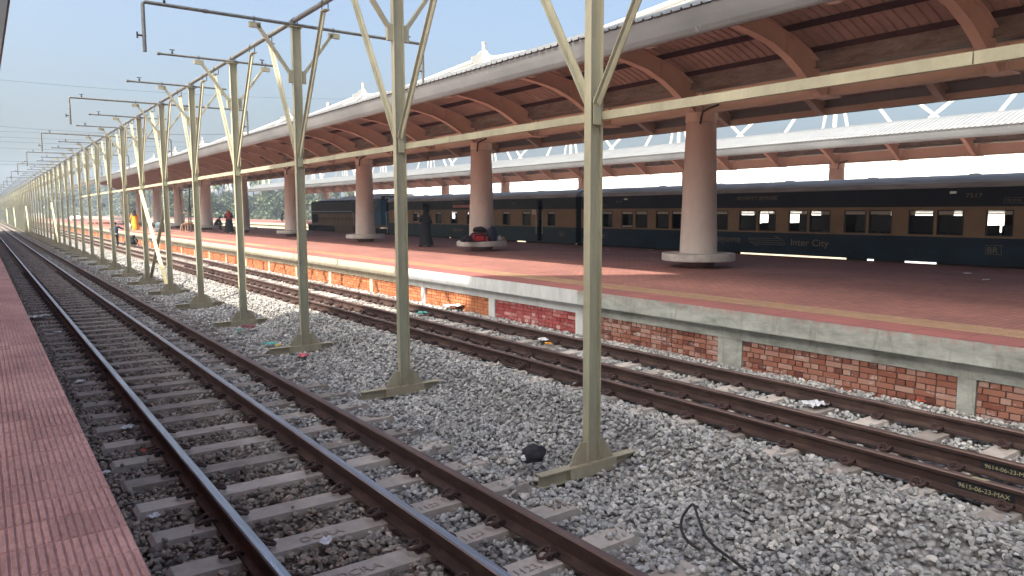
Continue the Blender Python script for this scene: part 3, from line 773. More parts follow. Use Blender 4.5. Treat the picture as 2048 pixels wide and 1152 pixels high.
def itp(pr, s):
    for (a, za), (b, zb) in zip(pr, pr[1:]):
        if a <= s <= b: return za + (zb - za) * (s - a) / (b - a)
    return pr[-1][1] if s > pr[0][0] else pr[0][1]
YA, YB = -24.0, 112.0
def skin_mesh(wings):
    mb = MB(); n = len(skinp); prof = []
    y = YA; rows = []
    while y < YB:
        for dy, dz in ((0, 0), (.15, 0), (.165, .030), (.195, .030), (.21, 0)): rows.append((y + dy, dz))
        y += 0.21 + .0001
    for sd in wings:
        vs = [(sd * s, yy, z + dz) for (yy, dz) in rows for (s, z) in skinp]
        fs = []
        for j in range(len(rows) - 1):
            for i in range(n - 1):
                q = (j * n + i, j * n + i + 1, (j + 1) * n + i + 1, (j + 1) * n + i)
                fs.append(q if sd > 0 else q[::-1])
        mb.cm = 0; mb.faces(vs, fs)
    return mb
def canopy(cx, yoff, lab, ribs=True, fascia=True, brightfirst=False, y_min=YA):
    root = empty('platform_canopy', (cx, yoff, 4.7)); tag(root, lab, 'canopy')
    def P(mb, name, m, smooth=False): o = mb.build(name, m, root, smooth); o.location = (0, 0, -4.7); return o
    return root, P
canmesh = {}
def build_canopy(cx, yoff, lab, wings=(-1, 1)):
    root, P = canopy(cx, yoff, lab)
    sk = skin_mesh(wings)
    if canmesh and len(wings) == 2: pass
    if not canmesh or len(wings) == 1:
        o = P(sk, 'roof_sheet', M['skin']); canmesh['skin'] = o.data
        sh = MB(); sh.v = [(v[0], v[1], v[2] - .008) for v in sk.v]; sh.f = [f[::-1] for f in sk.f]; sh.mi = [0] * len(sh.f); sh.t = [.5] * len(sh.f)
        o = P(sh, 'ceiling_sheet', M['under']); canmesh['ceil'] = o.data
        # rib (both wings)
        for sd in wings:
            mb = MB()
            b = [(sd * s, z) for s, z in ribbot]; tt = [(sd * s, itp(ribtop, s) if s > .12 else 5.22) for s, _ in ribbot]
            for i in range(len(b) - 1):
                q = [(b[i][0], b[i][1]), (b[i + 1][0], b[i + 1][1]), (tt[i + 1][0], tt[i + 1][1]), (tt[i][0], tt[i][1])]
                for yy, rev in ((-.006, sd < 0), (.006, sd > 0)):
                    f = [(x, yy, z) for x, z in q]; mb.poly(f[::-1] if rev else f)
            for pr, th in ((b, .014), (tt, -.012)):   # flanges
                wf = .095
                for i in range(len(pr) - 1):
                    x0, z0 = pr[i]; x1, z1 = pr[i + 1]
                    mb.faces([(x0, -wf, z0 - th), (x1, -wf, z1 - th), (x1, wf, z1 - th), (x0, wf, z0 - th), (x0, -wf, z0), (x1, -wf, z1), (x1, wf, z1), (x0, wf, z0)],
                             [(0, 1, 2, 3), (4, 7, 6, 5), (0, 4, 5, 1), (3, 2, 6, 7)])
            for s in (1.56, 3.1, 4.5):   # stiffeners
                zb, zt = itp(ribbot, s), itp(ribtop, s); mb.box(sd * s - .006, sd * s + .006, -.085, .085, zb + .002, zt - .002)
            o = P(mb, 'rib', M['peach']); canmesh['rib', sd] = o.data; bpy.data.objects.remove(o)
    else:
        for nm, key in (('roof_sheet', 'skin'), ('ceiling_sheet', 'ceil')):
            o = bpy.data.objects.new(nm, canmesh[key]); S.collection.objects.link(o); o.parent = root; o.location = (0, 0, -4.7)
    k = -10
    while True:
        y = 12.8 + 3.46 * k; k += 1
        if y > 106.5: break
        if y < YA + .5: continue
        for sd in wings: o = bpy.data.objects.new('rib', canmesh['rib', sd]); S.collection.objects.link(o); o.parent = root; o.location = (0, y, -4.7)
    for sd in wings:
        mb = MB()
        for s in (.62, 1.56, 2.6, 3.65, 4.55, 5.25):
            z = itp(skinp, s) - .012; zb = itp(ribtop, s) + .012
            mb.box(sd * s - .035, sd * s + .035, YA, 106.6, z - .012, z - .004); mb.box(sd * (s + .03) - .004, sd * (s + .03) + .004, YA, 106.6, zb, z - .012)
        P(mb, 'purlins', M['purlin'])
        mb = MB()   # valley gutter side
        mb.box(sd * .43 - .004, sd * .43 + .004, YA, 106.6, 5.26, 5.632)
        P(mb, 'gutter', M['gutter'])
        mb = MB()   # fascia, a curved metal sheet
        pr = [(5.905, 5.44), (5.915, 5.42), (5.85, 5.28), (5.785, 5.155), (5.735, 5.085), (5.70, 5.062), (5.66, 5.060)]
        yy0 = YA
        while yy0 < YB:
            yy1 = min(yy0 + 3.0, YB)
            for (a, za), (b, zb) in zip(pr, pr[1:]):
                q = [(sd * a, yy0 + .003, za), (sd * b, yy0 + .003, zb), (sd * b, yy1 - .003, zb), (sd * a, yy1 - .003, za)]
                q2 = [(sd * (a - .01), yy0 + .003, za), (sd * (b - .01), yy0 + .003, zb), (sd * (b - .01), yy1 - .003, zb), (sd * (a - .01), yy1 - .003, za)]
                mb.poly(q if sd < 0 else q[::-1]); mb.poly(q2[::-1] if sd < 0 else q2)
            yy0 = yy1
        mb.box(sd * 5.74, sd * 5.66, YA, YB - .1, 5.10, 5.30); mb.box(sd * 5.70, sd * 5.69, YA, YB - .1, 5.30, 5.575)
        P(mb, 'fascia', M['fascia'], True)
        mb = MB(); mb.box(sd * 5.60, sd * 5.66, YA, 106.6, 5.08, 5.26); P(mb, 'edge_beam', M['peach'])
    mb = MB(); mb.box(-.5, .5, YA, 106.6, 5.262, 5.272); P(mb, 'valley_tray', M['gutter'])
    mb = MB()   # spine beam
    mb.box(-.15, .15, YA, 106.6, 4.70, 4.72); mb.box(-.15, .15, YA, 106.6, 5.20, 5.215); mb.box(-.008, .008, YA, 106.6, 4.72, 5.20)
    mb.box(.09, .095, YA, 106.6, 4.72, 5.20); mb.box(-.095, -.09, YA, 106.6, 4.72, 5.20)
    kk = -10
    while 12.8 + 3.46 * kk < 106.5:
        y = 12.8 + 3.46 * kk; kk += 1
        if y < YA + .5: continue
        mb.box(-.28, .28, y - .22, y + .22, 4.67, 4.699)
        for d in (-.14, .14): mb.box(-.145, -.096, y + d - .006, y + d + .006, 4.72, 5.2)
    P(mb, 'spine_beam', M['peach'])
    return root
build_canopy(15.4, 0, 'long peach ribbed canopy with grey fascia over the red platform')
build_canopy(38.0, 0.72 - 1.7, 'matching pale roofed canopy over the far platform behind the train')
build_canopy(-5.35, 0, 'canopy over the ribbed platform, only its corrugated edge showing at a corner', (1,))

# columns with ring benches
def make_column():
    root = empty('platform_column', (0, 0, PZ))
    def P(mb, name, m): o = mb.build(name, m, root, True); return o
    mb = MB(); mb.lathe([(.485, .36), (.385, 3.735), (.37, 3.74), (.37, 3.762)], 40); P(mb, 'shaft', M['column'])
    mb = MB(); mb.lathe([(.395, 3.762), (.405, 3.77), (.405, 4.0), (.40, 4.0)], 40); P(mb, 'capital', M['peach'])
    mb = MB(); mb.lathe([(.35, .0), (.47, .168), (.47, .17)], 36); P(mb, 'plinth', M['benchbase'])
    mb = MB(); mb.lathe([(.40, .17), (.93, .17), (.95, .19), (.95, .35), (.935, .37), (.40, .372)], 48); P(mb, 'ring_bench', M['bench'])
    mb = MB(); mb.tube([(-.25, -.75, 4.12), (-.33, -.50, 4.05), (-.37, -.35, 3.98), (-.36, -.30, 3.85), (-.35, -.26, 3.68)], .026, 8); P(mb, 'conduit', M['cable'])
    return root
col = make_column(); first = True
for row, (cx, off, ks, rowname) in enumerate(((15.4, 0, range(-2, 10), 'red platform'), (38.0, .72 + 10.38 - 1.7 - 10.38, range(-2, 10), 'far platform'))):
    for k in ks:
        o = col if first else copy_tree(col); first = False
        o.location = (cx, 12.8 + off + 10.38 * k, PZ); o.rotation_euler = (0, 0, 0)
        if row == 0:
            extra = {0: 'bare ring bench, widest column standing before the navy coach', 1: 'luggage heaped on its ring bench', 2: 'bare ring bench, standing before the locomotive', 3: 'a bright end to its ring bench, left of the locomotive', 4: 'no bench sitter, just beyond the red scarf woman', 5: 'a person in black sitting on its bench', 6: 'bamboo scaffold poles beside it', 7: 'the grey drum in front', 8: 'narrow view just right of the orange dressed woman', 9: 'last of the row, just left of the orange dressed woman'}
            lab = 'peach canopy column with ' + extra.get(k, 'ring bench, towards the camera end of the red platform')
        else:
            lab = 'peach column of the far platform canopy rising behind the train, seen above the coach roofs'
        tag(o, lab, 'column', 'canopy columns on the ' + rowname)
# unseen high roof, added and shaped to cast broad shade on the near tracks
fb = empty('shade_roof', (0, 0, 26)); tag(fb, 'unseen high white roof on slender masts, added to shade the near tracks', 'roof')
mb = MB(); top = [(-17.5, -4.5), (-6.6, -4.5), (-6.6, 7.4), (-17.5, 14.1)]
mb.faces([(x, y, 25.7) for x, y in top] + [(x, y, 26.0) for x, y in top], [(3, 2, 1, 0), (4, 5, 6, 7), (0, 1, 5, 4), (1, 2, 6, 5), (2, 3, 7, 6), (3, 0, 4, 7)])
o = mb.build('deck', M['white'], fb); o.location = (0, 0, -26)
mb = MB(); 
for x, y in ((-16, -3), (-16, 10), (-12.5, 8)): mb.tube([(x, y, -1), (x, y, 25.69)], .3, 10)
o = mb.build('masts', M['whitesteel'], fb); o.location = (0, 0, -26)

# ================================================================== TRAIN
TX0, TX1 = 21.25, 23.99
TXC = (TX0 + TX1) / 2
def side_mtx(x, y, z): return Matrix(((0, 0, -1, x), (-1, 0, 0, y), (0, 1, 0, z), (0, 0, 0, 1)))
def coach(name, label, ya, yb, wins, doors, upper, lower, solid, gaps=()):
    """ya < yb ends; wins list of (y0,y1); doors likewise (open dark doorways)"""
    root = empty('railway_coach', (TXC, (ya + yb) / 2, 0)); tag(root, label, 'train coach', 'coaches of the stopped train')
    inv = Matrix.Translation((-TXC, -(ya + yb) / 2, 0))
    def P(mb, nm, m, smooth=False, parent=None):
        o = mb.build(nm, m, parent or root, smooth)
        if parent is None: o.matrix_local = inv
        return o
    ZB, ZW0, ZW1, ZT = .745, 1.45, 2.27, 2.80
    mb = MB(); TH = .05
    for sd, x0, x1 in ((0, TX0, TX0 + TH), (1, TX1 - TH, TX1)):
        cuts = sorted([(a, b, 'w') for a, b in wins] + [(a, b, 'd') for a, b in doors]); y = ya
        segs = []
        for a, b, kd in cuts:
            segs.append((y, a)); y = b
        segs.append((y, yb))
        for a, b in segs:      # cream band solid parts
            mb.cm = 2; mb.box(x0, x1, a, b, ZW0, ZW1)
        for a, b, kd in cuts:
            if kd == 'w':
                mb.cm = 2; mb.box(x0, x1, a, b, ZW0, 1.53); mb.box(x0, x1, a, b, 2.15, ZW1)
        # lower and upper bands, split at doors
        y = ya
        for a, b in sorted(doors) + [(yb, yb)]:
            mb.cm = 0; mb.box(x0, x1, y, a, ZB, ZW0); mb.cm = 1; mb.box(x0, x1, y, a, ZW1, ZT); y = b
        for a, b in doors: mb.cm = 1; mb.box(x0, x1, a, b, 2.66, ZT)
    mb.cm = 0
    for yy in (ya, yb - TH): mb.box(TX0 + TH, TX1 - TH, yy, yy + TH, ZB, ZT)
    # slightly proud rubbing strip lines
    mb.cm = 0; mb.box(TX0 - .006, TX0, ya, yb, ZB, ZB + .05)
    mb.cm = 1; mb.box(TX0 - .004, TX0, ya, yb, ZT - .03, ZT)
    P(mb, 'body_shell', [M[lower], M[upper], M['ccream']])
    mb = MB(); prof = []
    for i in range(15):
        th = pi * i / 14; prof.append((TXC - cos(th) * (1.40), 2.805 + .36 * sin(th) ** .8))
    prof = [(TXC - 1.41, 2.802)] + prof[1:-1] + [(TXC + 1.41, 2.802)]
    mb.prism(prof[::-1], ya - .05, yb + .05)
    y = ya + 1.2
    while y < yb - 1: mb.box(TXC - .10, TXC + .12, y, y + .22, 3.15, 3.20); y += 2.9
    P(mb, 'roof', M['croof'])
    mb = MB(); mb.box(TX0 - .018, TX0 + .02, ya, yb, 2.775, 2.80); P(mb, 'rain_gutter', M['croof'])
    mb = MB(); mb.box(TX0 + TH, TX1 - TH, ya + TH, yb - TH, ZB, ZB + .03)
    # interior: seat backs and partitions
    rr = random.Random(int(ya * 10))
    for a, b in solid: mb.box(TX0 + .30, TX1 - .3, a, b, ZB, 2.75)
    y = ya + .8
    while y < yb - .8:
        mb.box(TX0 + .12, TX0 + 1.05, y, y + .09, ZB + .03, 1.74 + rr.uniform(-.04, .05)); mb.box(TX1 - 1.05, TX1 - .12, y + .1, y + .19, ZB + .03, 1.74)
        y += .86
    mb.box(TX0 + .06, TX0 + .40, ya + 1.5, yb - 1.5, 2.36, 2.42); mb.box(TX1 - .40, TX1 - .06, ya + 1.5, yb - 1.5, 2.36, 2.42)
    P(mb, 'interior', M['cdark'])
    for (a, b) in wins:
        mb = MB(); e = .028
        for (p, q, r_, s_) in ((a - e, a, 1.50, 2.18), (b, b + e, 1.50, 2.18), (a, b, 1.50, 1.53), (a, b, 2.15, 2.18)): mb.box(TX0 - .008, TX0 + .03, p, q, r_, s_)
        w = P(mb, 'window', M['cframe'])
        st = rr.choice((0, 0, 0, 1, 2))
        mb = MB(); zt_ = 2.145
        mb.box(TX0 + .012, TX0 + .028, a + .01, b - .01, zt_ - .035, zt_)
        mb.box(TX0 + .016, TX0 + .034, a + .01, b - .01, zt_ - .085, zt_ - .045)
        if st == 1: mb.box(TX0 + .016, TX0 + .034, a + .01, b - .01, 1.54, 1.585)
        o = mb.build('shutter', M['cshut'], w); 
        mb = MB()
        if st == 2: mb.box(TX0 + .036, TX0 + .04, a, b, 1.55, 2.03)
        else: mb.box(TX0 + .036, TX0 + .04, a, a + (b - a) * .45, 1.55, 2.06)
        if (a + b) / 2 > 11.2 or st == 2: mb.build('pane', M['glass'], w)
    for a, b in doors:
        mb = MB()
        for yy in (a - .04, b + .04): mb.tube([(TX0 - .05, yy, 1.12), (TX0 - .05, yy, 2.15)], .014, 6)
        P(mb, 'handrail', M['chrome'])
        mb = MB(); mb.box(TX0 + .55, TX0 + .60, a - .02, b + .02, ZB, 2.66); P(mb, 'vestibule_wall', M['cdark'])
    # underframe and bogies
    mb = MB()
    mb.box(TX0 + .5, TX1 - .5, ya + .3, yb - .3, .715, .744)
    y = ya + .1
    for a, b in sorted(gaps) + [(yb - .1, yb)]: mb.box(TX0 + .03, TX0 + .12, y, a, .40, .744); y = b
    for yc in (ya + 2.9, yb - 2.9):
        mb.box(TXC - 1.05, TXC + 1.05, yc - 1.5, yc + 1.5, .28, .50)
        for yw in (yc - 1.05, yc + 1.05):
            for xw in (TXC - .62, TXC + .52): mb.prism([(yw + .36 * cos(t_ * pi / 12), .36 + .36 * sin(t_ * pi / 12)) for t_ in range(24)], xw, xw + .10, 'x')
    P(mb, 'bogies', M['under_black'])
    return root, inv
def decal(root, inv, txt, size, y, z, mat='ctext', x=TX0 - .0015, xs=1.0):
    o = text_mesh(txt, size, M[mat], 'lettering', root, inv @ side_mtx(x, y, z) @ Matrix.Diagonal((xs, 1, 1, 1)), .001); return o
def frame_decal(root, inv, y0, y1, z0, z1, th=.008, mat='ctext'):
    mb = MB(); x0, x1 = TX0 - .003, TX0 - .0005
    for a, b, c, d in ((y0, y1, z0, z0 + th), (y0, y1, z1 - th, z1), (y0, y0 + th, z0, z1), (y1 - th, y1, z0, z1)): mb.box(x0, x1, a, b, c, d)
    o = mb.build('lettering_frame', M[mat], root); o.matrix_local = inv
def arrows(root, inv, ya, yb, z0, z1):
    # two interlocked outline arrows
    mb = MB(); x0, x1 = TX0 - .003, TX0 - .0005; h = (z1 - z0); w = ya - yb; t = .012
    def ln(p, q): mb.bar((TX0 - .002, ya - p[0] * w, z0 + p[1] * h), (TX0 - .002, ya - q[0] * w, z0 + q[1] * h), .003, t, (0, 0, 1)) if abs(p[1] - q[1]) < .01 else mb.bar((TX0 - .002, ya - p[0] * w, z0 + p[1] * h), (TX0 - .002, ya - q[0] * w, z0 + q[1] * h), t, .003, (1, 0, 0))
    ln((0, .78), (.80, .78)); ln((.02, .60), (.84, .60)); ln((0, .78), (.02, .60))
    ln((.18, .40), (1, .40)); ln((.22, .22), (1, .22)); ln((1, .40), (1, .22))
    for i in range(4): ln((.70 + i * .055, 1.0 - i * .11), (.80 + i * .055, .98 - i * .11))
    for i in range(4): ln((0 + i * .055, .45 - i * .12), (.12 + i * .055, .43 - i * .12))
    o = mb.build('arrow_emblem', M['ctext'], root); o.matrix_local = inv
W1 = [(22.21, 22.79), (21.03, 21.63), (20.24, 20.84), (19.13, 19.74), (18.35, 18.93), (17.25, 17.85), (16.41, 17.01), (15.25, 15.88), (14.5, 15.11), (13.37, 13.97), (12.58, 13.22), (11.46, 12.08), (10.69, 11.31), (9.55, 10.17), (8.79, 9.41), (7.62, 8.2)]
c1, i1 = coach('a', 'dark navy and cream coach numbered 7517, standing clear of the locomotive', 4.9, 24.15, W1, [(5.6, 6.3)], 'cblack', 'cnavy',
               [(23.2, 23.25), (19.9, 20.0), (17.9, 17.95), (12.35, 12.4)], [(12.0, 15.9), (11.15, 11.4), (9.4, 10.3), (17.7, 18.0)])
decal(c1, i1, 'Inter City', .30, 13.90, 1.06, xs=1.12)
decal(c1, i1, 'আন্তঃনগর', .25, 17.02, 1.08)
decal(c1, i1, 'বাংলাদেশ রেলওয়ে', .20, 16.03, 2.52, xs=1.05)
decal(c1, i1, '7517', .155, 8.76, 2.51, xs=1.35)
decal(c1, i1, '৭৫১৭', .15, 22.0, 2.50)
decal(c1, i1, 'শোভন', .11, 22.97, 2.375, xs=.9); frame_decal(c1, i1, 22.55, 23.02, 2.35, 2.49)
decal(c1, i1, 'শোভন', .11, 7.78, 2.375); frame_decal(c1, i1, 7.2, 7.83, 2.35, 2.49)
decal(c1, i1, 'LH', .19, 7.50, 1.78)
decal(c1, i1, 'BR', .22, 8.16, 1.065, xs=1.0); frame_decal(c1, i1, 7.82, 8.19, 1.03, 1.27)
decal(c1, i1, 'BR', .22, 22.86, 1.065); frame_decal(c1, i1, 22.50, 22.89, 1.03, 1.27)
arrows(c1, i1, 15.50, 14.10, .98, 1.33)
for yy in (9.05, 21.4):
    mb = MB(); mb.box(TX0 - .05, TX0, yy - .08, yy + .08, 2.62, 2.68); o = mb.build('side_lamp', M['chrome'], c1); o.matrix_local = i1
W2_ = [(41.2, 41.8), (38.82, 39.43), (36.12, 36.73), (34.41, 35.06), (32.71, 33.39), (31.3, 31.9), (29.46, 30.05), (27.79, 28.38), (25.95, 26.45)]
c2, i2 = coach('b', 'grey teal and cream coach between the locomotive and the navy coach', 24.50, 42.75, W2_, [(26.86, 27.24), (37.42, 38.25)], 'cteal2', 'cteal', [(30.5, 30.6), (33.6, 33.7)], [(35.2, 35.7), (28.2, 29.0), (27.5, 27.7), (37.0, 37.15)])
decal(c2, i2, 'আন্তঃনগর', .22, 34.9, 1.08); arrows(c2, i2, 32.9, 31.6, .95, 1.30)
decal(c2, i2, 'BR', .22, 25.6, 1.065); frame_decal(c2, i2, 25.25, 25.64, 1.03, 1.27)
decal(c2, i2, '7313', .16, 29.3, 2.50); decal(c2, i2, 'বাংলাদেশ রেলওয়ে', .15, 34.9, 2.60)
mb = MB(); mb.box(TX0 - .035, TX0 - .01, 33.0, 34.8, 2.38, 2.52); o = mb.build('destination_board', M['cpink'], c2); o.matrix_local = i2
text_mesh('চট্টগ্রাম - ঢাকা', .10, M['cred'], 'lettering', o, side_mtx(TX0 - .037, 34.6, 2.415), .001)
mb = MB(); mb.box(TX0 - .02, TX0, 27.35, 27.65, 2.02, 2.25); o = mb.build('pasted_notice', M['cshut'], c2); o.matrix_local = i2

# locomotive
loco = empty('locomotive', (TXC, 50, 0)); tag(loco, 'grimy dark hooded diesel locomotive with tan lower band beyond the coaches', 'locomotive')
def PL(mb, nm, m, smooth=False): o = mb.build(nm, m, loco, smooth); o.location = (-TXC, -50, 0); return o
mb = MB(); hx0, hx1 = TX0 + .02, TX1 - .02
def hood(ya, yb, zt, mbx):
    mbx.cm = 0; mbx.prism([(hx0, 2.02), (hx1, 2.02), (hx1, zt - .12), (hx1 - .12, zt), (hx0 + .12, zt), (hx0, zt - .12)], ya, yb)
    mbx.cm = 1; mbx.box(hx0, hx1, ya, yb, 1.28, 2.02)
hood(47.3, 56.3, 2.98, mb); PL(mb, 'hood', [M['lblack'], M['lbrown']])
mb = MB()
mb.prism([(hx0 + .02, 2.99), (hx1 - .02, 2.99), (hx1 - .6, 3.16), (hx0 + .6, 3.16)], 49.2, 55.0); mb.prism([(hx0 + .1, 2.99), (hx1 - .1, 2.99), (hx1 - .7, 3.28), (hx0 + .7, 3.28)], 47.3, 51.5)
PL(mb, 'hood_roof', M['croof'])
y = 47.7; dn = 0
while y < 56.0:
    w_ = .55; mb = MB(); mb.box(hx0 - .012, hx0, y, y + w_, 1.36, 1.99); mb.cm = 1; mb.box(hx0 - .012, hx0, y, y + w_, 2.04, 2.80); mb.cm = 2
    mb.box(hx0 - .03, hx0 - .012, y + .08, y + .11, 1.55, 1.75); mb.box(hx0 - .03, hx0 - .012, y + w_ - .11, y + w_ - .08, 1.55, 1.75)
    PL(mb, 'engine_door', [M['lbrown'], M['lblack'], M['cdark']]); y += .64
mb = MB(); mb.box(hx0 - .02, hx0, 54.9, 56.1, 1.34, 2.0); PL(mb, 'vent_panel', M['cdark'])
mb = MB()   # cab
mb.cm = 0; mb.box(hx0, hx1, 43.9, 47.28, 1.28, 3.0)
mb.cm = 1; mb.prism([(hx0 - .06, 3.001), (hx1 + .06, 3.001), (hx1 - .45, 3.36), (hx0 + .45, 3.36)], 43.75, 47.3)
mb.cm = 2; mb.box(hx0 - .01, hx0, 44.4, 45.3, 2.2, 2.8); mb.box(hx0 - .01, hx0, 45.6, 46.5, 2.2, 2.8); mb.box(hx0 - .01, hx0, 46.6, 47.1, 1.3, 2.6)
mb.cm = 2; mb.box(hx0 + .4, hx0 + 1.1, 43.885, 43.9, 2.2, 2.75); mb.box(hx1 - 1.1, hx1 - .4, 43.885, 43.9, 2.2, 2.75)
PL(mb, 'cab', [M['lblue'], M['croof'], M['glass']])
mb = MB(); mb.box(TX0 - .0, TX0 + .9, 43.70, 43.75, 2.93, 3.18); nb_ = PL(mb, 'number_board', M['cdark'])
text_mesh('2928', .20, M['chrome'], 'board_number', nb_, Matrix(((1, 0, 0, TX0 + .22), (0, 0, -1, 43.695), (0, 1, 0, 2.98), (0, 0, 0, 1))), .001)
mb = MB(); mb.tube([(TX0 + 1.2, 43.72, 3.1), (TX0 + 1.2, 43.60, 3.1)], .11, 12); PL(mb, 'headlight', M['chrome'], True)
mb = MB(); mb.box(TX0 + .0, TX1 - .0, 42.9, 57.2, 1.12, 1.27); mb.box(TX0 + .3, TX1 - .3, 49, 52.5, .5, 1.1)
PL(mb, 'deck_frame', M['lbrown'])
mb = MB()
for yc in (45.6, 54.3):
    mb.box(TX0 + .25, TX1 - .25, yc - 1.9, yc + 1.9, .45, 1.0)
    for yw in (yc - 1.35, yc, yc + 1.35):
        for xw in (TXC - .62, TXC + .52): mb.prism([(yw + .46 * cos(t_ * pi / 12), .46 + .46 * sin(t_ * pi / 12)) for t_ in range(24)], xw, xw + .10, 'x')
        mb.tube([(TX0 + .2, yw, .55), (TX0 + .35, yw, .55)], .14, 10)
PL(mb, 'bogies', M['under_black'])
mb = MB()
mb.tube([(TX0 + .02, 57.1, 1.27), (TX0 + .02, 57.1, 2.2), (TX0 + .02, 56.4, 2.2), (TX0 + .02, 48.6, 2.2), (TX0 + .02, 48.3, 2.1), (TX0 + .02, 48.3, 1.27)], .018, 6)
mb.tube([(TX0 + .02, 43.0, .8), (TX0 + .02, 43.2, 2.1), (TX0 + .6, 43.2, 2.15)], .02, 6); PL(mb, 'handrail', M['chrome'])
mb = MB(); mb.box(TX0 + .1, TX1 - .1, 57.2, 57.3, .5, 1.25); mb.tube([(TX0 + .3, 57.3, .8), (TX0 + .3, 57.6, .8)], .09, 10); PL(mb, 'buffer_beam', M['under_black'])

# ================================================================== STATION BUILDING AND ROOF MASTS BEHIND
BX = 58.0
st = empty('station_building', (BX, 0, 0)); tag(st, 'bright white panelled station building wall seen above the train', 'building')
mb = MB(); yA = onx(1053, 380, BX).y; yB = -30
mb.box(BX, BX + 10, yB, yA, -1, 7.9); o = mb.build('white_wall', M['white'], st); o.location = (-BX, 0, 0)
mb = MB(); yy = yB
while yy < yA: mb.box(BX - .012, BX, yy, yy + .10, -1, 7.9); yy += 5.4
o = mb.build('panel_joints', M['joint'], st); o.location = (-BX, 0, 0)
mb = MB(); yC = onx(700, 380, BX).y
mb.box(BX + 1, BX + 9, yA + .2, yC, -1, 7.6); o = mb.build('pale_wall', M['paleblue'], st); o.location = (-BX, 0, 0)
MXX = 60.0
mast_px = [(733, 165), (968, 86), (413, 273), (357, 290), (312, 300)]
Y0m = onx(968, 86, MXX).y
mz = 2.19 + .334 * 0 + (onx(968, 86, MXX).z - 2.19)
ysp = None
mb0 = MB()
def make_mast():
    root = empty('roof_mast', (MXX, 0, 8.4))
    z1 = mz - 8.4
    mb = MB(); mb.tube([(0, 0, 0), (0, 0, z1)], .30, 12); mb.tube([(0, 0, z1), (0, 0, z1 + .08)], .40, 12); mb.build('mast', M['whitesteel'], root, True)
    for a in (pi / 2, -pi / 2, 0, pi):
        dx, dy = cos(a), sin(a); q = Vector((-dy, dx, 0)) * .05; mb = MB()
        pr = [(.28, -1.0), (.28, -3.2), (2.1, -2.9), (2.2, -2.2), (1.2, -1.75), (.55, -1.1)]
        A_ = [Vector((r_ * dx, r_ * dy, z1 + z_)) + q for r_, z_ in pr]; B_ = [Vector((r_ * dx, r_ * dy, z1 + z_)) - q for r_, z_ in pr]; n_ = len(pr)
        mb.faces(A_ + B_, [tuple(range(n_)), tuple(range(2 * n_ - 1, n_ - 1, -1))] + [(i_, n_ + i_, n_ + (i_ + 1) % n_, (i_ + 1) % n_) for i_ in range(n_)])
        mb.build('flared_plate', M['whitesteel'], root)
    for (dx, dy, dz) in ((0, 38, -5.0), (0, -38, -5.0), (9, 14, -6.5), (-9, 14, -6.5), (9, -14, -6.5), (-9, -14, -6.5)):
        mb = MB(); L0 = Vector((dx, dy, 0)).normalized()
        mb.tube([(L0.x * 1.7, L0.y * 1.7, z1 - 2.45), (dx, dy, z1 + dz)], .30, 8); mb.build('strut', M['whitesteel'], root, True)
    return root
mast = make_mast()
for i in range(-1, 8):
    y = MXX * (1.48 + .68 * i) + (Y0m - MXX * 1.48)
    o = mast if i == -1 else copy_tree(mast); o.location = (MXX, y, 8.4)
    lab = {0: 'biggest white steel mast rising above the canopy against the sky', 1: 'second white steel mast tip above the canopy, left of the biggest one', -1: 'white roof mast mostly hidden behind the widest canopy column'}.get(i, 'small far white mast tip poking over the canopy edge')
    tag(o, lab, 'mast', 'white roof masts of the station')
def make_fan():
    root = empty('strut_fan', (BX + 2, 0, 8.4)); mb = MB(); mb.tube([(0, 0, 0), (0, 0, 6.5)], .18, 8); mb.build('post', M['whitesteel'], root, True)
    for dx, dy, zt in ((0, 1.3, 6), (0, -1.3, 6), (0, 5.4, 7), (0, -5.4, 7), (-1.5, 9.8, 8), (-1.5, -9.8, 8)):
        mb = MB(); mb.tube([(dx, dy, .0), (0, 0, zt)], .13, 6); mb.build('strut', M['whitesteel'], root, True)
    return root
fan = make_fan()
for i in range(14):
    y = (BX + 2) * (.30 + .29 * i); o = fan if i == 0 else copy_tree(fan); o.location = (BX + 2, y, 8.4)
    tag(o, {1: 'fan of white struts between the canopies, right of the widest column', 2: 'fan of white struts between the canopies, just left of the widest column'}.get(i, 'fan of white steel struts glimpsed between the two canopies'), 'struts', 'strut fans between the canopies')

# ================================================================== PEOPLE AND THINGS ON THE PLATFORMS
def skinmat(name, c): return simple(name, c, 0.65, 0, 0.12, 12)
M['skin1'] = skinmat('brown_skin', (0.30, 0.17, 0.11)); M['hair'] = simple('black_hair', (0.012, 0.010, 0.010), 0.5, 0, 0.3, 40)
M['black'] = simple('black_cloth', (0.012, 0.012, 0.015), 0.9, 0, 0.35, 6, 0.2); M['redcloth'] = simple('red_scarf_cloth', (0.42, 0.03, 0.04), 0.85, 0, 0.5, 9, 0.2)
M['orange'] = simple('orange_cloth', (0.75, 0.32, 0.025), 0.85, 0, 0.25, 5, 0.2); M['bluecloth'] = simple('blue_shirt_cloth', (0.03, 0.07, 0.16), 0.85, 0, 0.3, 6)
M['shoe'] = simple('dark_shoe', (0.03, 0.025, 0.03), 0.6); M['whitecloth'] = simple('white_cloth', (0.70, 0.70, 0.68), 0.85)
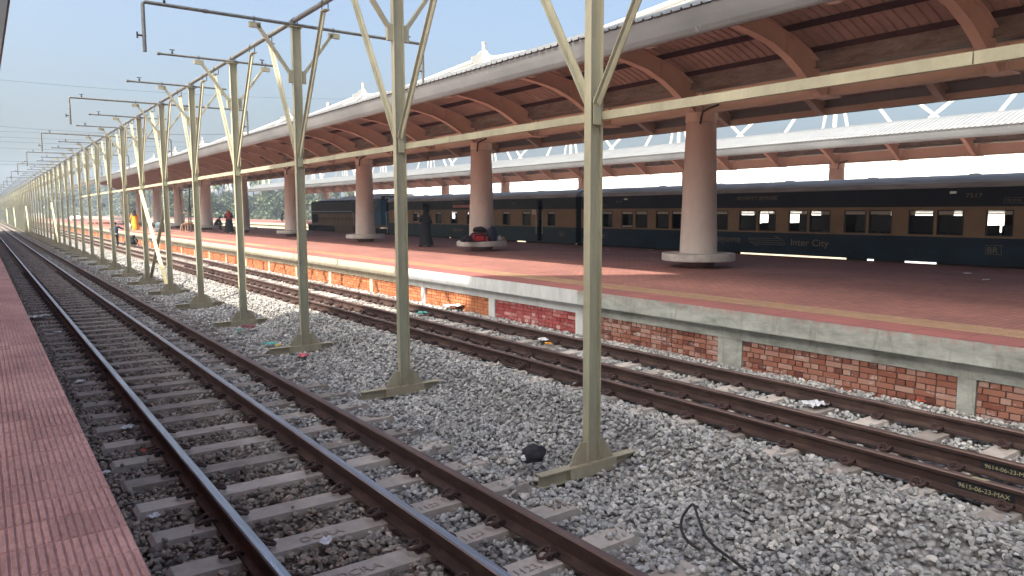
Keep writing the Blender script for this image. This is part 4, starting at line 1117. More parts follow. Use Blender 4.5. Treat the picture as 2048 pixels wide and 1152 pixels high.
def body(parent_mat, J, loc, rz, label, group=None):
    """J: joint dict -> one skinned continuous body (pelvis root) with five-fingered hands"""
    verts = []; edges = []; rad = []; idx = {}
    def V_(n, p, r): idx[n] = len(verts); verts.append(p); rad.append(r); return idx[n]
    V_('pelvis', J['pelvis'], .13); V_('waist', J['waist'], .115); V_('chest', J['chest'], .135); V_('neck', J['neck'], .055); V_('head0', J['head0'], .06); V_('head1', J['head1'], .092); V_('head2', J['head2'], .085)
    E_ = [('pelvis', 'waist'), ('waist', 'chest'), ('chest', 'neck'), ('neck', 'head0'), ('head0', 'head1'), ('head1', 'head2')]
    hd = (Vector(J['face'])).normalized(); hc = Vector(J['head1'])
    V_('nose', tuple(hc + hd * .105 + Vector((0, 0, -.01))), .016); E_.append(('head1', 'nose'))
    for s in ('L', 'R'):
        V_('sh' + s, J['sh' + s], .058); V_('el' + s, J['el' + s], .042); V_('wr' + s, J['wr' + s], .028)
        V_('hip' + s, J['hip' + s], .085); V_('kn' + s, J['kn' + s], .058); V_('an' + s, J['an' + s], .040); V_('toe' + s, J['toe' + s], .036)
        E_ += [('chest', 'sh' + s), ('sh' + s, 'el' + s), ('el' + s, 'wr' + s), ('pelvis', 'hip' + s), ('hip' + s, 'kn' + s), ('kn' + s, 'an' + s), ('an' + s, 'toe' + s)]
        w = Vector(J['wr' + s]); d = (w - Vector(J['el' + s])).normalized(); sd = d.cross(Vector((0, 0, 1)))
        if sd.length < .1: sd = Vector((0, 1, 0))
        sd.normalize(); pm = w + d * .055; V_('pm' + s, tuple(pm), .026); E_.append(('wr' + s, 'pm' + s))
        cur = d.cross(sd) * (.018)
        for f, (o_, ln_) in enumerate(((-.030, .060), (-.010, .072), (.010, .068), (.030, .052))):
            a = pm + sd * o_ + d * .03; b = a + d * ln_ * .5 + cur * .5; c = b + d * ln_ * .4 + cur * 1.2
            n1, n2, n3 = ['f%s%d%d' % (s, f, q) for q in range(3)]
            V_(n1, tuple(a), .010); V_(n2, tuple(b), .009); V_(n3, tuple(c), .008); E_ += [('pm' + s, n1), (n1, n2), (n2, n3)]
        a = w + d * .03 - sd * .035; b = a - sd * .02 + d * .03
        V_('t1' + s, tuple(a), .011); V_('t2' + s, tuple(b), .009); E_ += [('wr' + s, 't1' + s), ('t1' + s, 't2' + s)]
    me = bpy.data.meshes.new('person'); me.from_pydata(verts, [(idx[a], idx[b]) for a, b in E_], []); me.materials.append(M['skin1'])
    o = bpy.data.objects.new('person', me); S.collection.objects.link(o)
    md = o.modifiers.new('skin', 'SKIN'); md.use_smooth_shade = True
    for i, r in enumerate(rad): me.skin_vertices[0].data[i].radius = (r, r)
    me.skin_vertices[0].data[0].use_root = True
    sb = o.modifiers.new('sub', 'SUBSURF'); sb.levels = 1; sb.render_levels = 1
    o.location = loc; o.rotation_euler = (0, 0, rz); tag(o, label, 'person', group)
    return o
def J_stand(h=1.62, armL=None, armR=None, stride=0.0, lean=0.0):
    k = h / 1.62
    J = dict(pelvis=(0, 0, .86), waist=(lean * .3, 0, 1.02), chest=(lean * .7, 0, 1.22), neck=(lean, 0, 1.37), head0=(lean + .01, 0, 1.43), head1=(lean + .02, 0, 1.50), head2=(lean + .01, 0, 1.545), face=(1, 0, 0))
    for s, q in (('L', 1), ('R', -1)):
        st_ = stride * q
        J['sh' + s] = (lean * .9, .17 * q, 1.32); J['el' + s] = (lean * .6 - .02, .23 * q, 1.06); J['wr' + s] = (lean * .5 + .06, .24 * q, .84)
        J['hip' + s] = (0, .09 * q, .82); J['kn' + s] = (st_ * .5 + .02, .10 * q, .46); J['an' + s] = (st_, .10 * q, .08); J['toe' + s] = (st_ + .14, .11 * q, .035)
    if armL: J['elL'], J['wrL'] = armL
    if armR: J['elR'], J['wrR'] = armR
    for n in J:
        if n != 'face': J[n] = tuple(c * k for c in J[n])
    return J
def loft(rings, name, mat, parent, n=20, wob=0.0, seed=1):
    """rings: (cx, cy, z, rx, ry)"""
    rn = random.Random(seed); ph = [rn.uniform(0, 6.28) for _ in range(3)]
    mb = MB(); vs = []; fs = []
    for j, (cx_, cy_, z, rx, ry) in enumerate(rings):
        for k in range(n):
            th = 2 * pi * k / n
            w = 1 + wob * (1 - j / max(1, len(rings) - 1)) * (sin(5 * th + ph[0]) * .6 + sin(8 * th + ph[1]) * .4)
            vs.append((cx_ + rx * w * cos(th), cy_ + ry * w * sin(th), z))
    for j in range(len(rings) - 1):
        for k in range(n): k2 = (k + 1) % n; fs.append((j * n + k, j * n + k2, (j + 1) * n + k2, (j + 1) * n + k))
    fs.append(tuple(range((len(rings) - 1) * n, len(rings) * n)))
    mb.faces(vs, fs); return mb.build(name, mat, parent, True)
def eyes(o, J):
    hc = Vector(J['head1']); f = Vector(J['face']).normalized(); r = f.cross(Vector((0, 0, 1))).normalized()
    mb = MB()
    for s in (-1, 1): c = hc + f * .086 + r * .032 * s + Vector((0, 0, .012)); mb.lathe([(.004, -.008), (.011, 0), (.004, .008)], 8, tuple(c))
    mb.build('eyes', M['hair'], o)
    mb = MB(); c = hc + f * .085 + Vector((0, 0, -.045)); mb.bar(c - r * .02, c + r * .02, .012, .008); mb.build('mouth', M['redcloth'], o)
def sleeve(o, J, s, mat, r0=.075, r1=.055, stop=1.0):
    mb = MB(); a, b, c = Vector(J['sh' + s]), Vector(J['el' + s]), Vector(J['wr' + s])
    e = b + (c - b) * stop * .92 if stop > 0 else a + (b - a) * .8
    mb.tube([a, b, e] if stop > 0 else [a, e], [r0, r1 + .008, r1] if stop > 0 else [r0, r1], 12); mb.build('sleeve', mat, o, True)
def shoes(o, J, mat):
    mb = MB()
    for s in 'LR':
        a, t_ = Vector(J['an' + s]), Vector(J['toe' + s]); mb.tube([a + Vector((-.05, 0, -.035)), a + Vector((0.02, 0, -.025)), t_ + Vector((0, 0, .005)), t_ + Vector((.04, 0, -.005))], [.03, .05, .045, .02], 10)
    mb.build('shoes', mat, o, True)
# 1 woman in black abaya walking left (towards +Y), looking at a phone
g = onz(852, 493.5, PZ)
J = J_stand(1.60, armL=((.10, .20, 1.10), (.24, .12, 1.24)), armR=((.02, -.25, 1.05), (.10, -.24, .86)), stride=.16)
p = body(None, J, (g.x, g.y, PZ), radians(100), 'person in a flowing black robe and headscarf walking past the coaches with a phone')
loft([(0, 0, .07, .36, .26), (0, 0, .35, .31, .22), (0, 0, .75, .23, .19), (0, 0, 1.0, .20, .17), (0, 0, 1.2, .19, .20), (.01, 0, 1.32, .14, .19), (.01, 0, 1.38, .07, .09)], 'robe', M['black'], p, 24, .08, 3)
loft([(-.16, 0, .98, .20, .20), (-.06, 0, 1.12, .20, .23), (-.02, 0, 1.26, .15, .22), (0, 0, 1.36, .11, .14), (-.01, 0, 1.44, .10, .105), (-.015, 0, 1.52, .10, .10), (-.01, 0, 1.59, .06, .06)], 'headscarf', M['black'], p, 20, .10, 5)
sleeve(p, J, 'L', M['black']); sleeve(p, J, 'R', M['black']); shoes(p, J, M['shoe']); eyes(p, J)
mb = MB(); w = Vector(J['wrL']); mb.box(w.x + .08, w.x + .10, w.y - .04, w.y + .03, w.z + .02, w.z + .17)
ph_ = mb.build('mobile_phone', M['chrome']); ph_.matrix_world = Matrix.Translation((g.x, g.y, PZ)) @ Matrix.Rotation(radians(100), 4, 'Z'); tag(ph_, 'pale mobile phone held up by the walking person in black', 'phone')
# 2 woman with red scarf walking towards the camera
g = onz(459, 466, PZ)
J = J_stand(1.66, armL=((.12, .24, 1.10), (.26, .05, 1.12)), armR=((.12, -.24, 1.10), (.27, -.05, 1.08)), stride=.10)
p = body(None, J, (g.x, g.y, PZ), radians(-112), 'person in a red patterned shawl over a long black dress walking on the platform')
loft([(0, 0, .08, .30, .32), (0, 0, .4, .25, .28), (0, 0, .8, .20, .23), (0, 0, 1.02, .18, .20), (0, 0, 1.25, .17, .2), (0, 0, 1.35, .12, .17)], 'dress', M['black'], p, 24, .08, 8)
loft([(.03, .02, .92, .10, .12), (.04, 0, 1.02, .20, .24), (.03, 0, 1.2, .21, .25), (.01, 0, 1.33, .16, .20), (0, 0, 1.42, .10, .12), (-.012, 0, 1.52, .10, .105), (-.012, 0, 1.62, .07, .07)], 'shawl', M['redcloth'], p, 20, .10, 2)
mb = MB(); mb.lathe([(.03, -.06), (.055, -.02), (.058, .03), (.03, .07)], 10, (J['head1'][0] + .065, 0, J['head1'][2] + .005)); mb.build('face', M['skin1'], p, True)
sleeve(p, J, 'L', M['black']); sleeve(p, J, 'R', M['black']); shoes(p, J, M['whitecloth'])
# 3 person in black sitting on a ring bench, bent forward
Yb = 12.8 + 10.38 * 5
J = J_stand(1.62); dx = .0
for n, v in dict(pelvis=(0, 0, .10), waist=(.10, 0, .24), chest=(.22, 0, .42), neck=(.32, 0, .54), head0=(.36, 0, .58), head1=(.42, 0, .62), head2=(.43, 0, .665),
                 shL=(.27, .17, .50), shR=(.27, -.17, .50), elL=(.38, .2, .28), elR=(.38, -.2, .28), wrL=(.52, .1, .12), wrR=(.52, -.1, .12),
                 hipL=(.03, .09, .08), hipR=(.03, -.09, .08), knL=(.42, .12, .08), knR=(.42, -.12, .08), anL=(.40, .12, -.30), anR=(.40, -.12, -.30), toeL=(.53, .12, -.345), toeR=(.53, -.12, -.345)).items(): J[n] = v
p = body(None, J, (15.4 + .55, Yb - .45, PZ + .37), radians(-35), 'person all in black sitting hunched forward on a ring bench')
loft([(0, 0, .0, .17, .19), (.05, 0, .14, .16, .19), (.13, 0, .28, .15, .19), (.22, 0, .42, .15, .20), (.29, 0, .52, .09, .14), (.32, 0, .55, .06, .06)], 'shirt', M['black'], p, 18, .05, 4)
mb = MB()
for s in 'LR': mb.tube([J['hip' + s], J['kn' + s], J['an' + s]], [.10, .075, .06], 12)
mb.build('trousers', M['black'], p, True); sleeve(p, J, 'L', M['black']); sleeve(p, J, 'R', M['black']); shoes(p, J, M['shoe'])
loft([(.40, 0, .60, .09, .09), (.40, 0, .67, .10, .095), (.41, 0, .715, .06, .06)], 'cap', M['black'], p, 16)
# 4 man in a blue shirt standing between the rails, seen from behind
gx = 7.66; gy = onx(232, 487, gx).y
J = J_stand(1.68, armL=((-.02, .30, 1.10), (-.10, .20, .90)), armR=((.05, -.36, 1.20), (.14, -.52, 1.14)), stride=.05)
p = body(None, J, (gx, gy, -.19), radians(85), 'person in a navy shirt and black trousers standing on the track by the wall')
loft([(0, 0, .80, .17, .19), (0, 0, .95, .15, .18), (0, 0, 1.15, .15, .20), (0, 0, 1.32, .12, .19), (0, 0, 1.40, .07, .09)], 'shirt', M['bluecloth'], p, 20, .03, 6)
loft([(0, 0, .82, .165, .185), (0, 0, .88, .165, .185), (0, 0, .90, .15, .17)], 'shirt_hem', M['whitecloth'], p, 18, .03, 6)
mb = MB()
for s in 'LR': mb.tube([Vector(J['hip' + s]) + Vector((0, 0, .06)), J['kn' + s], J['an' + s]], [.105, .08, .065], 12)
mb.build('trousers', M['black'], p, True); sleeve(p, J, 'L', M['bluecloth']); sleeve(p, J, 'R', M['bluecloth']); shoes(p, J, M['shoe'])
def hair_cap(p, J, r=.108, drop=.0):
    c = J['head1']; mb = MB(); mb.lathe([(r * .85, -.05 - drop), (r, 0), (r * .92, .06), (r * .5, .105), (.01, .115)], 16, (c[0] - .02, c[1], c[2])); mb.build('hair', M['hair'], p, True)
hair_cap(p, J)
# 5 woman in an orange dress on the platform
g = onz(270.5, 460.5, PZ)
J = J_stand(1.62, armL=((.08, .25, 1.12), (.12, .34, .92)), armR=((-.02, -.24, 1.08), (.05, -.22, .88)), stride=.06)
p = body(None, J, (g.x, g.y, PZ), radians(70), 'person in a long bright orange dress with black scarf near the platform edge')
loft([(0, 0, .05, .30, .34), (0, 0, .4, .26, .29), (0, 0, .8, .21, .24), (0, 0, 1.0, .18, .20), (0, 0, 1.22, .17, .2), (0, 0, 1.33, .12, .18), (0, 0, 1.40, .07, .08)], 'dress', M['orange'], p, 24, .10, 9)
loft([(-.06, -.02, 1.18, .15, .20), (-.04, 0, 1.32, .14, .18), (-.01, 0, 1.40, .11, .13), (-.02, 0, 1.48, .125, .125), (-.02, 0, 1.58, .11, .11), (-.01, 0, 1.63, .06, .06)], 'headscarf', M['black'], p, 18, .12, 4)
sleeve(p, J, 'L', M['orange']); sleeve(p, J, 'R', M['orange']); shoes(p, J, M['shoe']); eyes(p, J)
# 6 distant person on the far platform
g = onz(565, 466.5, PZ); d_ = ray(565, 466.5); kx = 36.5 / g.x
gx = 36.5; gy = g.y * kx
J = J_stand(1.6 * 1.0, armL=((.22, .16, 1.16), (.44, .12, 1.18)), armR=((.22, -.16, 1.16), (.45, -.1, 1.2)), stride=.10, lean=.16)
p = body(None, J, (gx, gy, PZ), radians(-20), 'tiny far person in dark clothes leaning forward on the sunlit far platform')
loft([(0, 0, .82, .15, .17), (.06, 0, 1.0, .14, .17), (.12, 0, 1.2, .14, .19), (.15, 0, 1.33, .10, .16)], 'shirt', M['black'], p, 16, .03, 2)
mb = MB()
for s in 'LR': mb.tube([Vector(J['hip' + s]) + Vector((0, 0, .06)), J['kn' + s], J['an' + s]], [.10, .075, .06], 10)
mb.build('trousers', M['black'], p, True); hair_cap(p, J); sleeve(p, J, 'L', M['black']); sleeve(p, J, 'R', M['black'])

def blob(name, mat, c, r, seed, label, cat, sub=3, amp=.25, group=None, flat=1.0, parent=None):
    bm = bmesh.new(); bmesh.ops.create_icosphere(bm, subdivisions=sub, radius=1)
    for v in bm.verts:
        n = mnoise.noise(v.co * 1.3 + Vector((seed * 3.1, seed, 0))) + .5 * mnoise.noise(v.co * 3.2 + Vector((seed, 0, seed * 2)))
        q = v.co * (1 + amp * n)
        if q.z < -.55: q.z = -.55
        v.co = Vector((q.x * r[0], q.y * r[1], q.z * r[2]))
    me = bpy.data.meshes.new(name); bm.to_mesh(me); bm.free(); me.materials.append(mat)
    o = bpy.data.objects.new(name, me); S.collection.objects.link(o); o.location = c
    if parent: o.parent = parent
    if label: tag(o, label, cat, group)
    return o
# black tied sack and stick beside the rails
sk_ = onx(262, 480, 8.45)
sack = blob('sack', M['black'], (8.45, sk_.y, .12), (.42, .46, .42), 4, 'big bulging black sack beside the person standing on the track', 'sack', amp=.2)
mb = MB(); mb.tube([(.1, -.32, .2), (.12, -.42, .36), (.12, -.45, .46)], [.13, .07, .11], 10); mb.build('tied_neck', M['black'], sack, True)
mb = MB(); mb.bar((8.6, sk_.y - .55, .35), (8.75, sk_.y - 1.35, -.15), .06, .06); tag(mb.build('wooden_prop', M['darkpole']), 'dark slanting stick leaning beside the black sack', 'stick')
# grey drum
g = onz(322, 464, PZ)
dr_ = empty('water_drum', (g.x, g.y, PZ)); tag(dr_, 'blue grey plastic drum standing on the platform edge side', 'drum')
M['drum'] = simple('blue_grey_plastic', (0.07, 0.10, 0.12), .6, 0, .4, 7)
mb = MB(); mb.lathe([(.34, 0), (.38, .05), (.38, .3), (.36, .33), (.38, .36), (.38, .62), (.33, .70), (.2, .75)], 20); mb.build('barrel', M['drum'], dr_, True)
mb = MB(); mb.lathe([(.12, .75), (.13, .80), (.10, .84)], 12); mb.build('cap', M['black'], dr_, True)
g2 = onz(259, 461, PZ); blob('sack', M['whitecloth'], (g2.x, g2.y, PZ + .22), (.2, .2, .38), 7, 'small white sack standing beside the orange dressed person', 'sack')
g2 = onz(207, 448, PZ)
for i in range(4):
    mb = MB(); mb.box(-.35, .35, -.2, .2, 0, .22); o = mb.build('brick_stack', M['brick'], bevel=.01); o.location = (g2.x + i * .9 - 1.4, g2.y + i * .5, PZ); tag(o, ['reddish brick pile, leftmost of four low ones on the sunlit far end', 'second low brick pile from the left on the sunlit far end', 'third low brick pile from the left on the sunlit far end', 'rightmost of the four low brick piles on the sunlit far end'][i], 'brick pile', 'brick piles on the platform')
g2 = onz(154, 441, PZ); blob('rubble_heap', M['whitecloth'], (g2.x, g2.y, PZ + .3), (1.2, 1.5, .6), 9, 'pale grey covered heap at the far end of the red platform', 'heap')
# bamboo scaffold
sc_ = empty('scaffold', (11.6, 56.5, PZ)); tag(sc_, 'rickety bamboo scaffold frame standing on the sunlit platform', 'scaffold')
def spole(p, q, r=.035, m='bamboo', nm='pole'):
    mb = MB(); mb.tube([Vector(p) - Vector((11.6, 56.5, PZ)), Vector(q) - Vector((11.6, 56.5, PZ))], r, 6); mb.build(nm, M[m], sc_, True)
def pz(x, y, Y): v = ony(x, y, Y); return (v.x, v.y, v.z)
YS = 56.0
spole(pz(364.5, 452, YS), pz(358, 374, YS), .045, 'darkpole'); spole(pz(377, 462, YS), pz(379.5, 372, YS), .05, 'darkpole')
spole(pz(382.5, 464, YS), pz(381, 413, YS), .05, 'darkpole'); spole(pz(359, 402, YS), pz(371, 403.5, YS), .035); spole(pz(362, 426, YS), pz(386, 426, YS), .035)
spole(pz(361, 376, YS), pz(364, 452, YS + .6), .03); spole(pz(358, 381, YS), pz(380, 380, YS), .03, 'darkpole')
for a, b, c_, d_ in ((360, 465, 363, 450), (365.5, 466, 364.5, 450), (372, 463, 370, 448), (377, 465, 375, 447), (384, 464, 380, 448)): spole(pz(a, b, YS), pz(c_, d_, YS), .035, 'bamboo', 'trestle_leg')
spole(pz(362, 450, YS), pz(372, 446, YS), .05, 'bamboo', 'trestle_top'); spole(pz(369, 446.5, YS), pz(386, 445, YS), .05, 'bamboo', 'trestle_top'); spole(pz(364, 449, YS + .5), pz(386, 447, YS + .5), .05, 'bamboo', 'trestle_top')

# luggage on the second ring bench
bx, by, bz = 15.4, 12.8 + 10.38, PZ + .372
M['bagred'] = simple('red_bag_cloth', (0.40, 0.02, 0.03), .7, 0, .3, 9); M['bagblack'] = simple('black_bag_cloth', (0.02, 0.018, 0.024), .75, 0, .4, 9); M['bagnavy'] = simple('navy_bag_cloth', (0.02, 0.022, 0.05), .7, 0, .3, 9)
def tow(px):   # point on bench at picture x, near the front rim
    v = ony(px, 470, by - .62); return v.x
rb = empty('sports_bag', (tow(958), by - .60, bz)); tag(rb, 'red and black sports bag piled on the ring bench', 'bag'); rb.rotation_euler = (0, 0, radians(-8))
mb = MB(); mb.prism([(-.30, 0), (.30, 0), (.33, .10), (.30, .26), (.16, .34), (-.16, .34), (-.31, .25), (-.33, .1)], -.14, .14); mb.build('bag_body', M['bagblack'], rb, True, .02)
mb = MB(); mb.box(-.19, .13, -.175, -.142, .03, .20); mb.build('front_pocket', M['bagred'], rb, False, .012)
mb = MB(); mb.box(-.31, -.21, -.16, -.141, .02, .27); mb.box(.20, .31, -.16, -.141, .02, .18); mb.box(-.25, .2, -.155, -.141, .255, .29); mb.build('red_panels', M['bagred'], rb, False, .008)
mb = MB(); mb.tube([(-.15, 0, .34), (-.1, 0, .43), (.1, 0, .43), (.15, 0, .34)], .014, 6); mb.build('handle', M['bagblack'], rb, True)
o = blob('duffel_bag', M['bagblack'], (tow(962), by - .52, bz + .42), (.30, .14, .13), 12, 'black duffel bag lying on top of the red sports bag', 'bag', amp=.12)
bk = empty('backpack', (tow(985.5), by - .58, bz)); tag(bk, 'dark navy backpack standing upright on the ring bench', 'backpack')
mb = MB(); mb.lathe([(.17, 0), (.21, .06), (.215, .25), (.19, .40), (.12, .50), (.04, .54)], 20, sy=.7); mb.build('pack_body', M['bagnavy'], bk, True)
mb = MB(); mb.lathe([(.11, .02), (.14, .06), (.13, .22), (.06, .27)], 14, (0, -.09, 0), 1, .6); mb.build('front_pocket', M['bagnavy'], bk, True)
mb = MB(); mb.tube([(-.04, 0, .53), (0, 0, .60), (.04, 0, .53)], .012, 6); mb.build('handle', M['bagnavy'], bk, True)
blob('cloth_bundle', M['bagblack'], (tow(934), by - .60, bz + .07), (.26, .16, .13), 15, 'grey black crumpled cloth bundle hanging over the bench rim', 'bundle', amp=.5)
blob('paper_parcel', M['bamboo'], (tow(1008), by - .45, bz + .06), (.16, .12, .09), 16, 'brown paper parcel at the end of the luggage', 'parcel', amp=.2)
bt = empty('water_bottle', (tow(1003), by - .5, bz)); tag(bt, 'clear plastic water bottle standing beside the backpack', 'bottle')
M['pet'] = simple('clear_plastic', (0.5, 0.55, 0.58), .15, 0, .05, 5)
mb = MB(); mb.lathe([(.035, 0), (.036, .16), (.015, .21), (.015, .225)], 12); mb.build('bottle_body', M['pet'], bt, True)
mb = MB(); mb.lathe([(.017, .225), (.017, .245)], 10); mb.build('cap', M['bluecloth'], bt, True)
blob('plastic_bag', M['whitecloth'], (tow(1000), by - .56, bz + .07), (.09, .07, .10), 18, 'small white plastic bag beside the water bottle', 'plastic bag', amp=.4)

# ================================================================== LITTER
M['paper'] = simple('white_paper', (0.56, 0.57, 0.59), .8, 0, .08, 20); M['pink'] = simple('pink_plastic', (0.45, 0.10, 0.11), .5, 0, .3, 20)
M['teal'] = simple('teal_plastic', (0.05, 0.28, 0.24), .4); M['yellow'] = simple('yellow_plastic', (0.6, 0.42, 0.02), .4); M['redfoil'] = simple('red_wrapper', (0.62, 0.05, 0.02), .3, 0, .5, 30); M['maroon'] = simple('maroon_plastic', (0.14, 0.02, 0.03), .45, 0, .4, 20)
def scrap(px, py, z, w, mat, label, seed, name='litter', up=.20):
    g = onz(px, py, z); r = random.Random(seed); n = 7; mb = MB(); vs = []; fs = []
    for j in range(n):
        for i in range(n):
            u, v = i / (n - 1) - .5, j / (n - 1) - .5
            rr_ = 1 - .35 * (abs(u) + abs(v)) * r.random()
            vs.append((u * w * 1.25 * rr_, v * w * rr_, r.random() * w * up + w * .05))
    for j in range(n - 1):
        for i in range(n - 1): fs.append((j * n + i, j * n + i + 1, (j + 1) * n + i + 1, (j + 1) * n + i))
    mb.faces(vs, fs); o = mb.build(name, mat); o.location = (g.x, g.y, g.z); o.rotation_euler = (0, 0, r.uniform(0, 3)); tag(o, label, 'litter', 'scraps of litter'); return o
zz_ = -.16
for a in ((308, 1033, zz_, .075, 'paper', 'white crumpled paper between sleepers close to the ribbed platform'), (652, 1084, zz_, .095, 'paper', 'folded white paper on a sleeper edge between the shiny rails'),
          (211, 946, zz_, .07, 'paper', 'white square of paper touching the ribbed platform edge'), (288, 902, zz_, .05, 'redfoil', 'shiny red scrap beside the first shiny rail'),
          (160, 765, zz_, .13, 'paper', 'white wrapper scrap near the platform, further up the dark track'), (76, 637, zz_, .32, 'paper', 'long flat bluish white paper lying beside the ribbed platform'),
          (255, 856, zz_, .12, 'paper', 'torn clear wrapper left of the first shiny rail'), (118, 665, zz_, .12, 'paper', 'small white scrap by the platform edge, beyond the long flat paper'),
          (312, 640, zz_, .12, 'paper', 'white scrap between the shiny rail and the dull third rail'), (452, 740, zz_, .07, 'paper', 'white fleck beside the dull third rail'),
          (1842, 803, -.15, .10, 'redfoil', 'bright orange red snack packet at the foot of the brick wall'), (1630, 812, -.15, .24, 'paper', 'white torn plastic sheet between the rails by the brick wall'),
          (1085, 682, -.14, .20, 'paper', 'bluish white paper between the rails near the red painted bricks'), (1096, 688, -.14, .12, 'orange', 'orange wrapper piece beside the bluish paper'),
          (842, 628, -.14, .25, 'teal', 'teal plastic bag between the rails by the wall'), (907, 616, -.12, .45, 'paper', 'white plastic heap against the wall foot at the shade line'),
          (495, 657, -.30, .30, 'maroon', 'maroon plastic bag in front of the fourth post base'), (478, 661, -.30, .14, 'teal', 'pale green scrap left of the maroon plastic bag'),
          (540, 690, -.30, .22, 'teal', 'teal wrapper left of the third post base'), (556, 692, -.30, .12, 'yellow', 'yellow wrapper between the teal wrapper and the third post base'),
          (607, 713, -.36, .20, 'pink', 'faded pink plastic bag in front of the third post base'), (1285, 935, -.25, .06, 'paper', 'thin white scrap right of the first post base'),
          (1413, 1141, -.33, .05, 'redfoil', 'small red shard low in the grey stones beside the bent cable'), (1360, 1134, -.30, .06, 'pink', 'pinkish broken tile bit near the end of the bent cable'),
          (1935, 548, PZ, .14, 'paper', 'flat white paper lying on the red platform before the coach'), (1972, 561, PZ, .14, 'paper', 'curved white paper strip on the red platform, right of the flat paper'),
          (1215, 500, PZ, .18, 'paper', 'small white scrap on the platform before the coach gap'), (1303, 500, PZ, .12, 'paper', 'upright pale scrap near the wide column bench')):
    scrap(a[0], a[1], a[2], a[3], M[a[4]], a[5], hash(a[5]) % 997 if False else sum(map(ord, a[5])))
# small scraps lost among the stones
r = random.Random(77)
for i in range(16):
    x = r.uniform(.7, 5.4); y = r.uniform(3.5, 24); p_ = proj((x, y, -.2))
    if not p_: continue
    scrap(p_[0], p_[1], ground_z(x, y) + .03, r.uniform(.03, .07), M['paper'], 'tiny white fleck of rubbish among the stones', 100 + i)
g = onz(1066, 910, -.22)
bb = blob('plastic_bag', M['bagblack'], (g.x, g.y, -.22), (.135, .10, .10), 21, 'knotted black plastic bag on the stones left of the first post', 'plastic bag', amp=.35)
mb = MB(); mb.lathe([(.01, -.03), (.03, -.015), (.032, .012), (.012, .03)], 10, (-.13, -.02, .0)); mb.build('white_content', M['paper'], bb, True)
# bent black cable loop on the stones
pts_ = [(1492, 1140), (1462, 1118), (1432, 1096), (1412, 1075), (1402, 1052), (1394, 1028), (1387, 1006), (1376, 1016), (1364, 1034), (1361, 1055), (1368, 1074), (1384, 1090), (1400, 1100)]
hgt = [.04, .03, .03, .035, .05, .09, .14, .11, .08, .06, .045, .03, .01]
P3 = []
for (a, b), h in zip(pts_, hgt):
    g = onz(a, b, -.30 + h); P3.append(Vector((g.x, g.y, max(g.z, ground_z(g.x, g.y) + .012))))
# smooth
P4 = []
for i in range(len(P3) - 1):
    for t_ in range(4): P4.append(P3[i].lerp(P3[i + 1], t_ / 4))
P4.append(P3[-1])
for _ in range(2): P4 = [P4[0]] + [(P4[i - 1] + P4[i] * 2 + P4[i + 1]) / 4 for i in range(1, len(P4) - 1)] + [P4[-1]]
mb = MB(); mb.tube(P4, .011, 8); tag(mb.build('bent_cable', M['cable'], None, True), 'dark looped piece of cable sticking out of the grey stones', 'cable')

# ================================================================== FAR BACKGROUND
def leafball(n, rx, ry, rz, c, mb, rn, leaf=.5):
    for i in range(n):
        u = Vector((rn.gauss(0, 1), rn.gauss(0, 1), rn.gauss(0, 1))).normalized() * (rn.random() ** .35)
        p = Vector((c[0] + u.x * rx, c[1] + u.y * ry, c[2] + u.z * rz)); s = leaf * rn.uniform(.5, 1.3)
        a = Vector((rn.uniform(-1, 1), rn.uniform(-1, 1), rn.uniform(-.6, .6))).normalized() * s; b = a.cross(Vector((rn.uniform(-1, 1), rn.uniform(-1, 1), rn.uniform(-1, 1)))).normalized() * s * .6
        mb.ct = rn.random(); mb.poly([p - a, p + b, p + a, p - b])
def make_tree(kind, seed):
    rn = random.Random(seed); root = empty('palm_tree' if kind == 'palm' else 'broadleaf_tree')
    if kind == 'palm':
        h = rn.uniform(9, 11); mb = MB(); lean = rn.uniform(-.8, .8); mb.tube([(0, 0, 0), (lean * .4, 0, h * .5), (lean, 0, h)], [.22, .16, .13], 7); mb.build('trunk', M['trunk'], root, True)
        mb = MB()
        for k in range(15):
            a = 2 * pi * k / 15 + rn.uniform(-.2, .2); el = rn.uniform(-.2, .9); L_ = rn.uniform(2.3, 3.2); prev = Vector((lean, 0, h)); d = Vector((cos(a) * cos(el), sin(a) * cos(el), sin(el)))
            for q in range(5):
                nx_ = prev + d * L_ / 5; sdv = d.cross(Vector((0, 0, 1))).normalized() * (.42 - .06 * q)
                mb.ct = rn.random(); dr = Vector((0, 0, -.28)); mb.poly([prev, nx_, nx_ + sdv + dr, prev + sdv + dr]); mb.poly([prev, prev - sdv + dr, nx_ - sdv + dr, nx_])
                prev = nx_; d = (d + Vector((0, 0, -.28))).normalized()
        mb.build('crown', M['palm'], root)
    else:
        h = rn.uniform(7, 10); mb = MB(); mb.tube([(0, 0, 0), (.1, .1, h * .3), (.2, 0, h * .65)], [.32, .24, .12], 7)
        for k in range(5):
            a = rn.uniform(0, 6.28); mb.tube([(.1, .1, h * .35), (cos(a) * 1.6, sin(a) * 1.6, h * rn.uniform(.55, .8))], [.13, .05], 5)
        mb.build('trunk', M['trunk'], root, True)
        mb = MB()
        for k in range(9):
            a = rn.uniform(0, 6.28); q = rn.uniform(.3, 2.3); leafball(150, rn.uniform(1.1, 1.9), rn.uniform(1.1, 1.9), rn.uniform(.9, 1.5), (cos(a) * q, sin(a) * q, h * rn.uniform(.3, .95)), mb, rn, .38)
        leafball(260, 2.6, 2.6, h * .32, (0, 0, h * .5), mb, rn, .42)
        mb.build('crown', M['leaf'] if kind == 'a' else M['leaf2'], root)
    return root
protos = [make_tree('a', 1), make_tree('b', 2), make_tree('a', 3), make_tree('b', 4), make_tree('palm', 5), make_tree('palm', 6)]
usedp = set(); rn = random.Random(42)
